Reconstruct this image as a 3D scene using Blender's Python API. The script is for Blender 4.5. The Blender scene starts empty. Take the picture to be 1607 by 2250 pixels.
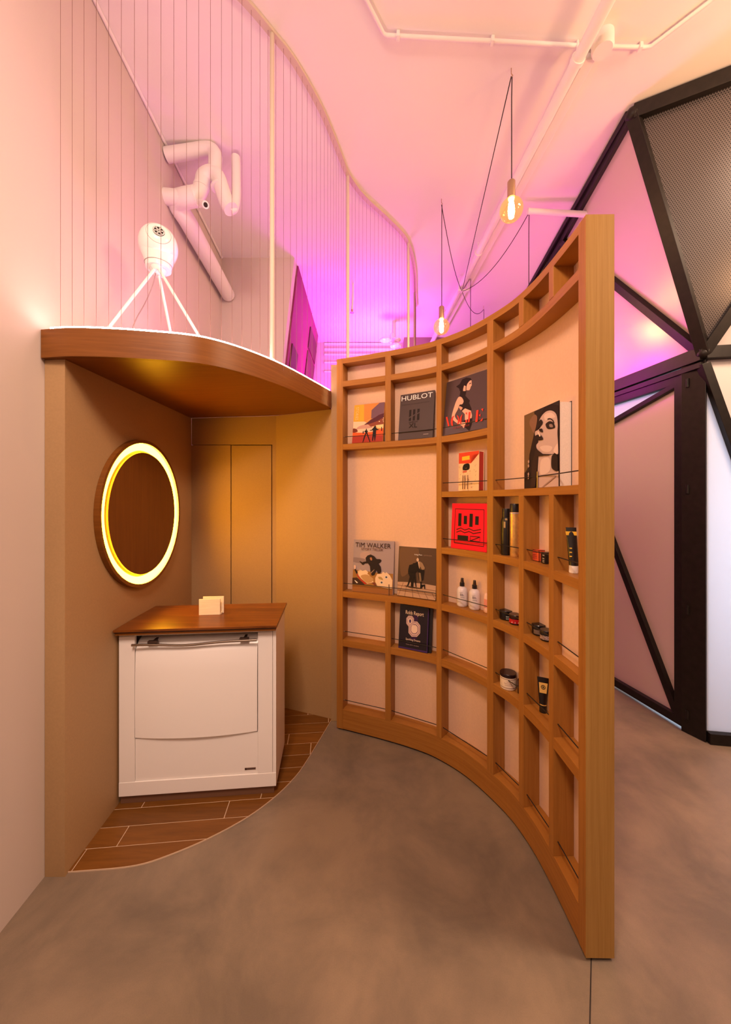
import bpy, bmesh, math, random
import numpy as np
from mathutils import Vector, Matrix
random.seed(7)
S = bpy.context.scene
COL = S.collection
F, UC, HZ, CH = 800.0, 803.5, 1102.0, 1.5      # focal length (px of a 1607 wide frame), principal column, horizon row, eye height (m)

# ------------------------------------------------------------------ camera, world, lights, exposure
cam_d = bpy.data.cameras.new('camera'); cam = bpy.data.objects.new('camera', cam_d); COL.objects.link(cam)
cam.location = (0, 0, CH); cam.rotation_euler = (math.pi/2, 0, 0)
cam_d.sensor_fit = 'VERTICAL'; cam_d.sensor_height = 36.0; cam_d.lens = 36.0*F/2250.0
cam_d.shift_y = -(1125.0-HZ)/2250.0; cam_d.clip_start = 0.02
S.camera = cam
S.view_settings.view_transform = 'Standard'; S.view_settings.look = 'None'
S.view_settings.gamma = 1.0; S.view_settings.use_curve_mapping = False
S.view_settings.exposure = -0.07
w = bpy.data.worlds.new('world'); S.world = w; w.use_nodes = True
w.node_tree.nodes['Background'].inputs[0].default_value = (1.0, 0.5, 0.3, 1); w.node_tree.nodes['Background'].inputs[1].default_value = 0.02

def area(name, loc, target, size, power, col, size_y=None, spread=math.pi):
    d = bpy.data.lights.new(name, 'AREA'); d.energy = power; d.color = col; d.size = size; d.spread = spread
    if size_y: d.shape = 'RECTANGLE'; d.size_y = size_y
    o = bpy.data.objects.new(name, d); COL.objects.link(o); o.location = loc
    o.rotation_euler = (Vector(target)-Vector(loc)).to_track_quat('-Z', 'Y').to_euler()
    return o
WARM = (1.0, 0.70, 0.54)
area('added_warm_light', (-0.35, -0.05, 3.3), (-0.1, 1.7, 0.9), 0.5, 58, WARM)  # unseen key light added from the upper left for shelf and niche
area('added_warm_light', (0.1, -2.0, 3.6), (0.2, 1.4, 1.0), 1.6, 34, WARM)  # weaker frontal fill, added behind the camera
area('added_warm_light', (2.5, 0.8, 3.6), (2.0, 2.0, 0.4), 0.8, 102, (1.0, 0.68, 0.46))  # added light out of view that brightens booth and right floor
sp_ = bpy.data.lights.new('added_cabinet_spot', 'SPOT'); sp_.energy = 95; sp_.color = (1.0, 0.72, 0.58); sp_.spot_size = 0.42; sp_.spot_blend = 0.9; sp_.shadow_soft_size = 0.06  # unseen spot added to lift the white cabinet front
so_ = bpy.data.objects.new('added_cabinet_spot', sp_); COL.objects.link(so_); so_.location = (-0.5, -0.4, 3.2); so_.rotation_euler = (Vector((-0.86, 1.80, 0.55))-Vector((-0.5, -0.4, 3.2))).to_track_quat('-Z', 'Y').to_euler()
area('added_uplight', (2.2, 0.9, 2.9), (1.9, 1.5, 3.9), 0.35, 24, (1.0, 0.52, 0.24))  # added light with no lamp body, warms the ceiling and throws the pipe shadow
area('magenta_uplight', (-0.15, 4.8, 2.75), (-0.2, 4.80, 3.9), 0.8, 38, (1.0, 0.0, 0.95))
area('magenta_uplight', (0.15, 5.0, 3.0), (0.15, 5.1, 3.9), 0.3, 8, (0.75, 0.45, 1.0))
area('magenta_uplight', (1.50, 3.0, 2.5), (2.0, 3.15, 3.05), 0.4, 9, (1.0, 0.0, 0.75))
area('canopy_pink_uplight', (-0.72, 2.12, 2.26), (-0.8, 2.2, 3.9), 0.3, 5.5, (1.0, 0.26, 0.70))
area('booth_daylight', (3.0, 3.1, 1.3), (2.3, 2.2, 1.2), 1.0, 60, (0.62, 0.79, 1.0), 1.6)

# ------------------------------------------------------------------ helpers
def px(u, v, Y): return Vector(((u-UC)*Y/F, Y, CH-(v-HZ)*Y/F))        # a measured point of the place at distance Y
def fl(u, v): return px(u, v, CH*F/(v-HZ))                              # a measured point on the floor
def at_z(u, v, z): return px(u, v, (z-CH)*F/(HZ-v))                     # a measured point at a known height

MATS = {}
def mat(name, col, rough=0.6, metal=0.0, spec=0.5, noise=0.0, nscale=8.0, bump=0.0, bscale=200.0, emit=None, estr=0.0):
    m = bpy.data.materials.new(name); m.use_nodes = True; nt = m.node_tree; b = nt.nodes['Principled BSDF']
    b.inputs['Base Color'].default_value = (*col, 1); b.inputs['Roughness'].default_value = rough
    b.inputs['Metallic'].default_value = metal; b.inputs['Specular IOR Level'].default_value = spec
    if emit: b.inputs['Emission Color'].default_value = (*emit, 1); b.inputs['Emission Strength'].default_value = estr
    if noise or bump: tc = nt.nodes.new('ShaderNodeTexCoord')
    if noise:
        n = nt.nodes.new('ShaderNodeTexNoise'); n.inputs['Scale'].default_value = nscale; n.inputs['Detail'].default_value = 6
        nt.links.new(tc.outputs['Object'], n.inputs['Vector'])
        r = nt.nodes.new('ShaderNodeValToRGB'); r.color_ramp.elements[0].position = 0.3; r.color_ramp.elements[1].position = 0.7
        r.color_ramp.elements[0].color = (*[c*(1-noise) for c in col], 1); r.color_ramp.elements[1].color = (*[min(1, c*(1+noise)) for c in col], 1)
        nt.links.new(n.outputs['Fac'], r.inputs[0]); nt.links.new(r.outputs[0], b.inputs['Base Color'])
    if bump:
        n2 = nt.nodes.new('ShaderNodeTexNoise'); n2.inputs['Scale'].default_value = bscale; n2.inputs['Detail'].default_value = 3
        nt.links.new(tc.outputs['Object'], n2.inputs['Vector'])
        bp = nt.nodes.new('ShaderNodeBump'); bp.inputs['Strength'].default_value = bump; bp.inputs['Distance'].default_value = 0.002
        nt.links.new(n2.outputs['Fac'], bp.inputs['Height']); nt.links.new(bp.outputs[0], b.inputs['Normal'])
    MATS[name] = m; return m
def wood(name, c1, c2, scale, rough=0.45, per_object=0.0, rot=0.0):
    m = bpy.data.materials.new(name); m.use_nodes = True; nt = m.node_tree; b = nt.nodes['Principled BSDF']; b.inputs['Roughness'].default_value = rough; b.inputs['Specular IOR Level'].default_value = 0.3
    tc = nt.nodes.new('ShaderNodeTexCoord'); mp = nt.nodes.new('ShaderNodeMapping'); mp.inputs['Scale'].default_value = scale; mp.inputs['Rotation'].default_value = (0, 0, rot)
    n = nt.nodes.new('ShaderNodeTexNoise'); n.inputs['Scale'].default_value = 1.0; n.inputs['Detail'].default_value = 8; n.inputs['Roughness'].default_value = 0.65; n.inputs['Distortion'].default_value = 0.4
    r = nt.nodes.new('ShaderNodeValToRGB'); r.color_ramp.elements[0].position = 0.32; r.color_ramp.elements[1].position = 0.68
    r.color_ramp.elements[0].color = (*c1, 1); r.color_ramp.elements[1].color = (*c2, 1)
    nt.links.new(tc.outputs['Object'], mp.inputs[0])
    src = mp.outputs[0]
    if per_object:
        oi = nt.nodes.new('ShaderNodeObjectInfo'); vm = nt.nodes.new('ShaderNodeVectorMath'); vm.operation = 'MULTIPLY_ADD'
        nt.links.new(oi.outputs['Random'], vm.inputs[0]); vm.inputs[1].default_value = (37, 53, 71); nt.links.new(src, vm.inputs[2]); src = vm.outputs[0]
    nt.links.new(src, n.inputs['Vector']); nt.links.new(n.outputs['Fac'], r.inputs[0])
    out = r.outputs[0]
    if per_object:
        hs = nt.nodes.new('ShaderNodeHueSaturation'); ma = nt.nodes.new('ShaderNodeMath'); ma.operation = 'MULTIPLY_ADD'
        nt.links.new(oi.outputs['Random'], ma.inputs[0]); ma.inputs[1].default_value = per_object; ma.inputs[2].default_value = 1-per_object/2
        nt.links.new(ma.outputs[0], hs.inputs['Value']); nt.links.new(out, hs.inputs['Color']); out = hs.outputs[0]
    nt.links.new(out, b.inputs['Base Color'])
    bp = nt.nodes.new('ShaderNodeBump'); bp.inputs['Strength'].default_value = 0.15; bp.inputs['Distance'].default_value = 0.002
    nt.links.new(n.outputs['Fac'], bp.inputs['Height']); nt.links.new(bp.outputs[0], b.inputs['Normal'])
    MATS[name] = m; return m
def emitter(name, col, strength):
    m = bpy.data.materials.new(name); m.use_nodes = True; nt = m.node_tree; nt.nodes.clear()
    e = nt.nodes.new('ShaderNodeEmission'); e.inputs[0].default_value = (*col, 1); e.inputs[1].default_value = strength
    o = nt.nodes.new('ShaderNodeOutputMaterial'); nt.links.new(e.outputs[0], o.inputs[0]); MATS[name] = m; return m

oak_v = wood('oak_upright', (0.3102, 0.1221, 0.0198), (0.4026, 0.1749, 0.0343), (70, 70, 2.5))
oak_end = wood('oak_end_veneer_lit', (0.34, 0.175, 0.040), (0.43, 0.24, 0.065), (85, 85, 2.0))  # straight end-face grain; the yellower tone paints in the whiter light there
oak_h = wood('oak_level', (0.3102, 0.1188, 0.0185), (0.4026, 0.1716, 0.0317), (3, 3, 90))
walnut = wood('brown_veneer', (0.1550, 0.0496, 0.0056), (0.2232, 0.0775, 0.0112), (3.5, 3.5, 90), 0.4)
walnut_soffit = wood('brown_veneer_soffit', (0.1550, 0.0434, 0.0043), (0.2046, 0.0651, 0.0081), (3, 40, 40), 0.35)
walnut_disc = wood('brown_veneer_disc', (0.1240, 0.0372, 0.0050), (0.1674, 0.0527, 0.0081), (60, 60, 2.5), 0.45)
worktop_wood = wood('worktop_wood', (0.100, 0.026, 0.004), (0.215, 0.066, 0.011), (2.5, 38, 30), 0.3)
plank_wood = wood('plank_tile', (0.1292, 0.0476, 0.0068), (0.1972, 0.0748, 0.0122), (4, 45, 10), 0.4, 0.25, -0.096)
pale_wood = wood('pale_wood', (0.80, 0.66, 0.46), (0.90, 0.78, 0.58), (6, 6, 90), 0.6)
paint = mat('pale_wall_paint', (0.60, 0.515, 0.47), 0.7, bump=0.08, bscale=60)
ceil_m = mat('ceiling_paint', (0.84, 0.80, 0.78), 0.75, bump=0.05, bscale=40)
taupe = mat('taupe_lining', (0.400, 0.245, 0.112), 0.65, noise=0.04, nscale=120, bump=0.1, bscale=300)
cream = mat('cream_backing', (0.73, 0.475, 0.315), 0.75, noise=0.03, nscale=90, bump=0.1, bscale=260)
white_lac = mat('white_lacquer', (0.88, 0.84, 0.80), 0.35)
white_gloss = mat('white_plastic_gloss', (0.90, 0.86, 0.82), 0.18)
white_pipe = mat('white_pipe_paint', (0.82, 0.79, 0.77), 0.5, bump=0.2, bscale=25)
dark_gap = mat('dark_gap', (0.02, 0.012, 0.01), 0.8)
black_metal = mat('black_frame_steel', (0.010, 0.007, 0.006), 0.45, spec=0.3, noise=0.3, nscale=30)
black_rod = mat('black_rod', (0.012, 0.01, 0.009), 0.4)
black_plastic = mat('black_plastic', (0.012, 0.010, 0.012), 0.3)
black_fabric = mat('black_cord', (0.02, 0.012, 0.01), 0.9)
steel = mat('brushed_steel', (0.36, 0.30, 0.24), 0.3, 1.0)
brass = mat('antique_brass', (0.55, 0.40, 0.25), 0.35, 1.0)
grout_m = mat('pale_grout', (0.62, 0.46, 0.32), 0.8)
kick_m = mat('brown_plinth', (0.16, 0.075, 0.04), 0.6)
paper = mat('page_paper', (0.82, 0.74, 0.65), 0.8, noise=0.08, nscale=300)
string_m = mat('curtain_string', (0.22, 0.11, 0.10), 0.8)
post_m = mat('white_post_paint', (0.62, 0.52, 0.42), 0.5)
magenta_wall = mat('dark_red_wall', (0.24, 0.012, 0.10), 0.6)
magenta_dark = mat('dark_wine_panel', (0.09, 0.004, 0.022), 0.6)
mauve = mat('mauve_brown_beam', (0.30, 0.16, 0.20), 0.7)
led_m = emitter('led_warm', (1.0, 0.64, 0.58), 46.0)
ring_led = emitter('ring_led_warm', (1.0, 0.46, 0.014), 52.0)
fil_m = emitter('filament', (1.0, 0.64, 0.34), 300.0)

# ---- concrete
def concrete():
    m = bpy.data.materials.new('polished_concrete'); m.use_nodes = True; nt = m.node_tree; b = nt.nodes['Principled BSDF']
    tc = nt.nodes.new('ShaderNodeTexCoord')
    n1 = nt.nodes.new('ShaderNodeTexNoise'); n1.inputs['Scale'].default_value = 2.6; n1.inputs['Detail'].default_value = 5; n1.inputs['Roughness'].default_value = 0.62; n1.inputs['Distortion'].default_value = 0.3
    n2 = nt.nodes.new('ShaderNodeTexNoise'); n2.inputs['Scale'].default_value = 260; n2.inputs['Detail'].default_value = 2
    for n in (n1, n2): nt.links.new(tc.outputs['Object'], n.inputs['Vector'])
    r = nt.nodes.new('ShaderNodeValToRGB'); e = r.color_ramp.elements
    e[0].position = 0.36; e[0].color = (0.160, 0.124, 0.092, 1); e[1].position = 0.64; e[1].color = (0.265, 0.197, 0.136, 1)
    nt.links.new(n1.outputs['Fac'], r.inputs[0])
    mx = nt.nodes.new('ShaderNodeMixRGB'); mx.blend_type = 'OVERLAY'; mx.inputs[0].default_value = 0.10
    nt.links.new(r.outputs[0], mx.inputs[1]); nt.links.new(n2.outputs['Fac'], mx.inputs[2]); nt.links.new(mx.outputs[0], b.inputs['Base Color'])
    b.inputs['Roughness'].default_value = 0.42; b.inputs['Specular IOR Level'].default_value = 0.35
    return m
concrete_m = concrete()
# ---- thin amber bulb glass
def bulb_glass():
    m = bpy.data.materials.new('amber_bulb_glass'); m.use_nodes = True; nt = m.node_tree; nt.nodes.clear()
    t = nt.nodes.new('ShaderNodeBsdfTransparent'); t.inputs[0].default_value = (1.0, 0.80, 0.52, 1)
    g = nt.nodes.new('ShaderNodeBsdfGlossy'); g.inputs['Roughness'].default_value = 0.03; g.inputs[0].default_value = (1, 0.92, 0.8, 1)
    lw = nt.nodes.new('ShaderNodeMath'); lf = nt.nodes.new('ShaderNodeLayerWeight'); lf.inputs[0].default_value = 0.25; lw.operation = 'MULTIPLY'; lw.inputs[1].default_value = 0.35; nt.links.new(lf.outputs['Facing'], lw.inputs[0]); em = nt.nodes.new('ShaderNodeEmission'); em.inputs[0].default_value = (1.0, 0.42, 0.10, 1); em.inputs[1].default_value = 0.32; ad = nt.nodes.new('ShaderNodeAddShader')
    mx = nt.nodes.new('ShaderNodeMixShader'); o = nt.nodes.new('ShaderNodeOutputMaterial')
    nt.links.new(lw.outputs[0], mx.inputs[0]); nt.links.new(t.outputs[0], mx.inputs[1]); nt.links.new(g.outputs[0], mx.inputs[2]); nt.links.new(mx.outputs[0], ad.inputs[0]); nt.links.new(em.outputs[0], ad.inputs[1]); nt.links.new(ad.outputs[0], o.inputs[0]); return m
bulb_m = bulb_glass()
def panel_mat(name, col, rough, trans):
    m = bpy.data.materials.new(name); m.use_nodes = True; nt = m.node_tree; b = nt.nodes['Principled BSDF']
    b.inputs['Base Color'].default_value = (*col, 1); b.inputs['Roughness'].default_value = rough; b.inputs['Specular IOR Level'].default_value = 0.8
    t = nt.nodes.new('ShaderNodeBsdfTranslucent'); t.inputs[0].default_value = (*col, 1); mx = nt.nodes.new('ShaderNodeMixShader'); mx.inputs[0].default_value = trans
    o = nt.nodes['Material Output']; nt.links.new(b.outputs[0], mx.inputs[1]); nt.links.new(t.outputs[0], mx.inputs[2]); nt.links.new(mx.outputs[0], o.inputs[0]); return m
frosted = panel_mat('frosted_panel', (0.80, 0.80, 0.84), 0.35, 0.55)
frosted_warm = panel_mat('frosted_panel_pinkish', (0.72, 0.66, 0.64), 0.35, 0.18)  # pinkish, less translucent version of the frosted panel
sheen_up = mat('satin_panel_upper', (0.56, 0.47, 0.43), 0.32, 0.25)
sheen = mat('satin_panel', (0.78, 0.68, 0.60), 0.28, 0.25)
def perforated():
    m = bpy.data.materials.new('perforated_sheet'); m.use_nodes = True; nt = m.node_tree; b = nt.nodes['Principled BSDF']
    uv = nt.nodes.new('ShaderNodeUVMap'); sp = nt.nodes.new('ShaderNodeSeparateXYZ'); nt.links.new(uv.outputs[0], sp.inputs[0])
    def mth(op, a, bb=None, c=None):
        n = nt.nodes.new('ShaderNodeMath'); n.operation = op
        for i, x in enumerate((a, bb, c)):
            if x is None: continue
            if isinstance(x, (int, float)): n.inputs[i].default_value = x
            else: nt.links.new(x, n.inputs[i])
        return n.outputs[0]
    p = 0.0125
    xs = mth('DIVIDE', sp.outputs[0], p); ys = mth('DIVIDE', sp.outputs[1], p*0.866)
    row = mth('FLOOR', ys); xo = mth('ADD', xs, mth('MULTIPLY', mth('MODULO', row, 2.0), 0.5))
    fx = mth('SUBTRACT', mth('FRACT', xo), 0.5); fy = mth('MULTIPLY', mth('SUBTRACT', mth('FRACT', ys), 0.5), 0.866)
    d = mth('SQRT', mth('ADD', mth('MULTIPLY', fx, fx), mth('MULTIPLY', fy, fy)))
    hole = mth('LESS_THAN', d, 0.34)
    mx = nt.nodes.new('ShaderNodeMixRGB'); nt.links.new(hole, mx.inputs[0]); mx.inputs[1].default_value = (0.11, 0.094, 0.095, 1); mx.inputs[2].default_value = (0.012, 0.01, 0.01, 1)
    nt.links.new(mx.outputs[0], b.inputs['Base Color']); b.inputs['Roughness'].default_value = 0.3
    nt.links.new(mth('MULTIPLY', mth('SUBTRACT', 1.0, hole), 0.25), b.inputs['Metallic'])
    return m
perf_m = perforated()

# ---- mesh building
class MB:
    def __init__(s): s.v = []; s.f = []; s.m = []; s.uv = None
    def add(s, vs, fs, mi=0):
        o = len(s.v); s.v += [Vector(x) for x in vs]
        for f in fs: s.f.append([i+o for i in f]); s.m.append(mi)
        return s
    def hexa(s, c, mi=0):   # 8 corners: bottom 4 ccw, top 4 ccw
        return s.add(c, [(3,2,1,0),(4,5,6,7),(0,1,5,4),(1,2,6,5),(2,3,7,6),(3,0,4,7)], mi)
    def box(s, a, b, mi=0):
        x0,y0,z0 = a; x1,y1,z1 = b
        return s.hexa([(x0,y0,z0),(x1,y0,z0),(x1,y1,z0),(x0,y1,z0),(x0,y0,z1),(x1,y0,z1),(x1,y1,z1),(x0,y1,z1)], mi)
    def prism(s, poly, z0, z1, mi=0):   # z0, z1 numbers or functions of (x, y)
        n = len(poly); g = lambda z, p: z(p[0], p[1]) if callable(z) else z
        vs = [(p[0],p[1],g(z0,p)) for p in poly]+[(p[0],p[1],g(z1,p)) for p in poly]
        fs = [list(range(n))[::-1], list(range(n, 2*n))]+[(i,(i+1)%n,n+(i+1)%n,n+i) for i in range(n)]
        return s.add(vs, fs, mi)
    def strip(s, rings, mi=0, cap=True, closed=False):   # rings of equal length lofted
        n = len(rings[0]); vs = [p for r in rings for p in r]; fs = []
        k = len(rings)
        for i in range(k if closed else k-1):
            for j in range(n):
                a = i*n+j; b = i*n+(j+1)%n; i2 = (i+1)%k
                fs.append((a, b, i2*n+(j+1)%n, i2*n+j))
        if cap and not closed: fs += [list(range(n))[::-1], [(k-1)*n+j for j in range(n)]]
        return s.add(vs, fs, mi)
    def tube(s, pts, r, n=10, mi=0, closed=False):
        pts = [Vector(p) for p in pts]; rings = []; k = len(pts); rs = r if isinstance(r, (list, tuple)) else [r]*k; prev = None
        for i, p in enumerate(pts):
            if closed: t = pts[(i+1)%k]-pts[i-1]
            else: t = pts[min(i+1,k-1)]-pts[max(i-1,0)]
            t.normalize()
            a = prev if prev is not None else (Vector((0,0,1)) if abs(t.z) < 0.9 else Vector((1,0,0)))
            x = a-t*a.dot(t)
            if x.length < 1e-5: x = t.orthogonal()
            x.normalize(); y = t.cross(x); prev = x
            rings.append([p+x*rs[i]*math.cos(q*2*math.pi/n)+y*rs[i]*math.sin(q*2*math.pi/n) for q in range(n)])
        return s.strip(rings, mi, True, closed)
    def lathe(s, prof, c, n=24, mi=0, axis=None):    # prof: (r, h) list from bottom to top
        c = Vector(c); ax = Vector(axis).normalized() if axis is not None else Vector((0,0,1))
        x = ax.orthogonal().normalized(); y = ax.cross(x)
        rings = [[c+ax*h+x*r*math.cos(q*2*math.pi/n)+y*r*math.sin(q*2*math.pi/n) for q in range(n)] for r, h in prof]
        return s.strip(rings, mi)
    def beam(s, a, b, wdt, dep, nrm, mi=0):           # bar from a to b, wdt across, dep along nrm
        a = Vector(a); b = Vector(b); t = (b-a).normalized(); nrm = Vector(nrm); nrm = (nrm-t*nrm.dot(t)).normalized(); x = t.cross(nrm)
        q = [x*(-wdt/2)+nrm*(-dep/2), x*(wdt/2)+nrm*(-dep/2), x*(wdt/2)+nrm*(dep/2), x*(-wdt/2)+nrm*(dep/2)]
        return s.strip([[a+k for k in q], [b+k for k in q]], mi)
WOFF = {}
def build(name, mb, m, parent=None, smooth=None, bevel=0.0, label=None, cat=None, group=None, kind=None):
    me = bpy.data.meshes.new(name)
    if parent is not None: off = WOFF[parent]
    else:
        a = np.array([tuple(v) for v in mb.v]); off = Vector(((a[:,0].min()+a[:,0].max())/2, (a[:,1].min()+a[:,1].max())/2, a[:,2].min()))
    me.from_pydata([tuple(v-off) for v in mb.v], [], mb.f)
    ms = m if isinstance(m, (list, tuple)) else [m]
    for x in ms: me.materials.append(x)
    for i, p in enumerate(me.polygons): p.material_index = min(mb.m[i], len(ms)-1)
    bm = bmesh.new(); bm.from_mesh(me); bmesh.ops.recalc_face_normals(bm, faces=bm.faces)
    if mb.uv:
        lay = bm.loops.layers.uv.new('UVMap')
        for f in bm.faces:
            for l in f.loops: l[lay].uv = mb.uv(l.vert.co+off)
    bm.to_mesh(me); bm.free()
    o = bpy.data.objects.new(name, me); COL.objects.link(o); WOFF[o] = off
    if parent is not None: o.parent = parent
    else: o.location = off
    if smooth:
        me.shade_smooth()
        try: me.set_sharp_from_angle(angle=math.radians(smooth))
        except Exception: pass
    if bevel:
        md = o.modifiers.new('bevel', 'BEVEL'); md.width = bevel; md.segments = 2; md.limit_method = 'ANGLE'; md.angle_limit = 0.7
    tag(o, label, cat, group, kind)
    return o
def tag(o, label=None, cat=None, group=None, kind=None):
    for k, v in (('label', label), ('category', cat), ('group', group), ('kind', kind)):
        if v: o[k] = v
    return o
def thing(name, label, cat, loc, group=None, kind=None):
    o = bpy.data.objects.new(name, None); COL.objects.link(o); o.location = loc; o.empty_display_size = 0.05; WOFF[o] = Vector(loc)
    return tag(o, label, cat, group, kind)
def catmull(P, n=16):
    P = [np.array(p, float) for p in P]; out = []
    Q = [2*P[0]-P[1]]+P+[2*P[-1]-P[-2]]
    for i in range(1, len(Q)-2):
        for k in range(n):
            t = k/n; a, b, c, d = Q[i-1], Q[i], Q[i+1], Q[i+2]
            out.append(0.5*((2*b)+(c-a)*t+(2*a-5*b+4*c-d)*t*t+(3*b-a-3*c+d)*t**3))
    out.append(P[-1]); return np.array(out)
class Path:
    def __init__(s, P, n=24, smooth=0):
        c = catmull(P, n)
        for _ in range(smooth):
            c[1:-1] = (c[:-2]+2*c[1:-1]+c[2:])/4
        d = np.r_[0, np.cumsum(np.hypot(*np.diff(c, axis=0).T))]; L = d[-1]
        k = 600; s.s = np.linspace(0, L, k); s.x = np.interp(s.s, d, c[:,0]); s.y = np.interp(s.s, d, c[:,1]); s.L = L
    def p(s, t): return Vector((float(np.interp(t, s.s, s.x)), float(np.interp(t, s.s, s.y))))
    def n(s, t, e=0.02):
        a = s.p(max(t-e, 0)); b = s.p(min(t+e, s.L)); d = (b-a).normalized(); return Vector((-d.y, d.x))   # left normal
    def off(s, t, d): q = s.p(t)+s.n(t)*d; return q
    def find_u(s, u, d=0.0):
        k = np.linspace(0, s.L, 500); uu = np.array([UC+F*(q.x/q.y) for q in (s.off(t, d) for t in k)])
        i = int(np.argmin(np.abs(uu-u))); return float(k[i])

FONT_CACHE = {}
def text(s, parent, name, o, ex, ey, m, height, width=None, center=False, mi=0):
    """flat lettering: baseline start o, unit ex (reading direction), unit ey (up)"""
    cu = bpy.data.curves.new('text', 'FONT'); cu.body = s; cu.size = 1.0; cu.resolution_u = 3
    t = bpy.data.objects.new('text', cu); COL.objects.link(t)
    dg = bpy.context.evaluated_depsgraph_get(); dg.update()
    me = bpy.data.meshes.new_from_object(t.evaluated_get(dg))
    bpy.data.objects.remove(t); bpy.data.curves.remove(cu)
    co = np.array([tuple(v.co) for v in me.vertices]); fs = [list(p.vertices) for p in me.polygons]; bpy.data.meshes.remove(me)
    x0, x1 = co[:,0].min(), co[:,0].max(); y0 = 0.0; y1 = co[:,1].max()
    sy = height/(y1-y0); sx = (width/(x1-x0)) if width else sy
    o = Vector(o); ex = Vector(ex); ey = Vector(ey); mb = MB()
    sh = -(x1-x0)*sx/2 if center else 0.0
    mb.add([o+ex*((c[0]-x0)*sx+sh)+ey*(c[1]*sy) for c in co], fs, mi)
    return build(name, mb, m, parent)

# ------------------------------------------------------------------ large structure
def wl(Y): return -1.19-0.0643*Y                      # painted left wall
def nl(Y): return -1.2027-0.06*(Y-1.472)               # niche lining on the left
ZC = 3.9
mb = MB(); mb.add([(-3,-4,0),(6,-4,0),(6,8,0),(-3,8,0),(-3,-4,-0.1),(6,-4,-0.1),(6,8,-0.1),(-3,8,-0.1)], [(0,1,2,3),(7,6,5,4),(0,4,5,1),(1,5,6,2),(2,6,7,3),(3,7,4,0)])
floor = build('floor', mb, concrete_m, kind='structure')
build('ceiling', MB().box((-3,-4,ZC), (6,8,ZC+0.1)), ceil_m, kind='structure')
build('wall_left', MB().prism([(wl(-4),-4),(wl(8),8),(wl(8)-0.15,8),(wl(-4)-0.15,-4)], 0, ZC), paint, kind='structure')
build('wall_rear', MB().box((-3,-4.1,0), (6,-4,ZC)), paint, kind='structure')
build('wall_right', MB().box((5,-4,0), (5.1,8,ZC)), paint, kind='structure')
# niche linings
def zs(x, y): return 2.069+0.036*(y-1.453)+0.03*(x+1.2)     # underside of the canopy
YB = 2.665
build('wall_niche_left', MB().prism([(wl(1.455)+0.001,1.455),(nl(1.455),1.455),(nl(YB),YB),(wl(YB)+0.001,YB)], 0.0, lambda x,y: zs(x,y)-0.001), taupe, kind='structure')
bl, br_ = nl(YB), -0.655
BR2 = (br_, 2.692)
wb = MB()
x0d, x1d, zd = -1.291+0.003, -0.687, 1.913
gap = 0.004
wb.prism([(bl+0.001,YB),(x0d-gap,YB),(x0d-gap,YB+0.1),(bl+0.001,YB+0.1)], 0, lambda x,y: zs(x,y)-0.001) if x0d-gap-bl > 0.004 else None
wb.prism([(bl+0.001,YB),(br_,YB),(br_,YB+0.1),(bl+0.001,YB+0.1)], zd+gap, lambda x,y: zs(x,y)-0.001)
wb.box((x1d+gap,YB,0), (br_,YB+0.1,zd+gap))
wb.box((bl+0.001,YB,0), (br_,YB+0.1,0.02))
wallb = build('wall_niche_back', wb, taupe, kind='structure')
build('wall_niche_right', MB().prism([(br_,YB),(-0.236,2.506),(-0.236,2.60),(br_,YB+0.12)], 0, lambda x,y: zs(x,y)-0.001), taupe, kind='structure')
build('wall_niche_end', MB().box((-0.235,2.485,0), (-0.186,2.60,2.434)), taupe, kind='structure', bevel=0.002)
# cupboard in the niche back wall
cup = thing('wall_cupboard', 'tall flush taupe cupboard with two narrow doors in the niche back wall', 'cupboard', ((x0d+x1d)/2, YB, 0.02))
xm = (507.6-UC)*YB/F
build('door', MB().box((x0d+0.003,YB+0.002,0.026), (xm-0.003,YB+0.022,zd)), taupe, cup, bevel=0.001)
build('door', MB().box((xm+0.003,YB+0.002,0.026), (x1d-0.003,YB+0.022,zd-0.002)), taupe, cup, bevel=0.001)
build('carcass', MB().box((x0d,YB+0.024,0.022), (x1d,YB+0.095,zd+0.002)), dark_gap, cup)

# walls beyond the string curtain
lean = 0.116
def lx(x, z): return x-lean*(ZC-z)
Yr = 3.583
def leanwall(name, xa, xb, ya, yb, m, z0=0, z1=ZC, **k):
    mb = MB().hexa([(xa,ya,z0),(lx(xb,z0),ya,z0),(lx(xb,z0),yb,z0),(xa,yb,z0),(xa,ya,z1),(lx(xb,z1),ya,z1),(lx(xb,z1),yb,z1),(xa,yb,z1)])
    return build(name, mb, m, **k)
leanwall('wall_back', wl(Yr)-0.05, -0.70, Yr, 3.70, paint, kind='structure')
mb = MB().hexa([(lx(-0.80,0),3.71,0),(lx(-0.684,0),3.71,0),(lx(-0.684,0),5.27,0),(lx(-0.80,0),5.27,0),(-0.80,3.71,ZC),(-0.684,3.71,ZC),(-0.684,5.27,ZC),(-0.80,5.27,ZC)])
wcor = build('wall_corridor', mb, magenta_wall, kind='structure')
def cpanel(y0, y1, z0, z1, m, t=0.012):
    mb = MB().hexa([(lx(-0.683,z0),y0,z0),(lx(-0.683,z0)+t,y0,z0),(lx(-0.683,z0)+t,y1,z0),(lx(-0.683,z0),y1,z0),(lx(-0.683,z1),y0,z1),(lx(-0.683,z1)+t,y0,z1),(lx(-0.683,z1)+t,y1,z1),(lx(-0.683,z1),y1,z1)])
    return build('wall_panel', mb, m, wcor)
cpanel(3.80, 4.10, 1.2, 3.15, magenta_dark); cpanel(4.62, 5.2, 1.2, 3.42, magenta_dark); cpanel(4.62, 5.2, 3.46, 3.72, magenta_dark)
farw = build('wall_far', MB().box((-3,5.49,0), (0.60,5.6,ZC)), paint, kind='structure')
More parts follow.
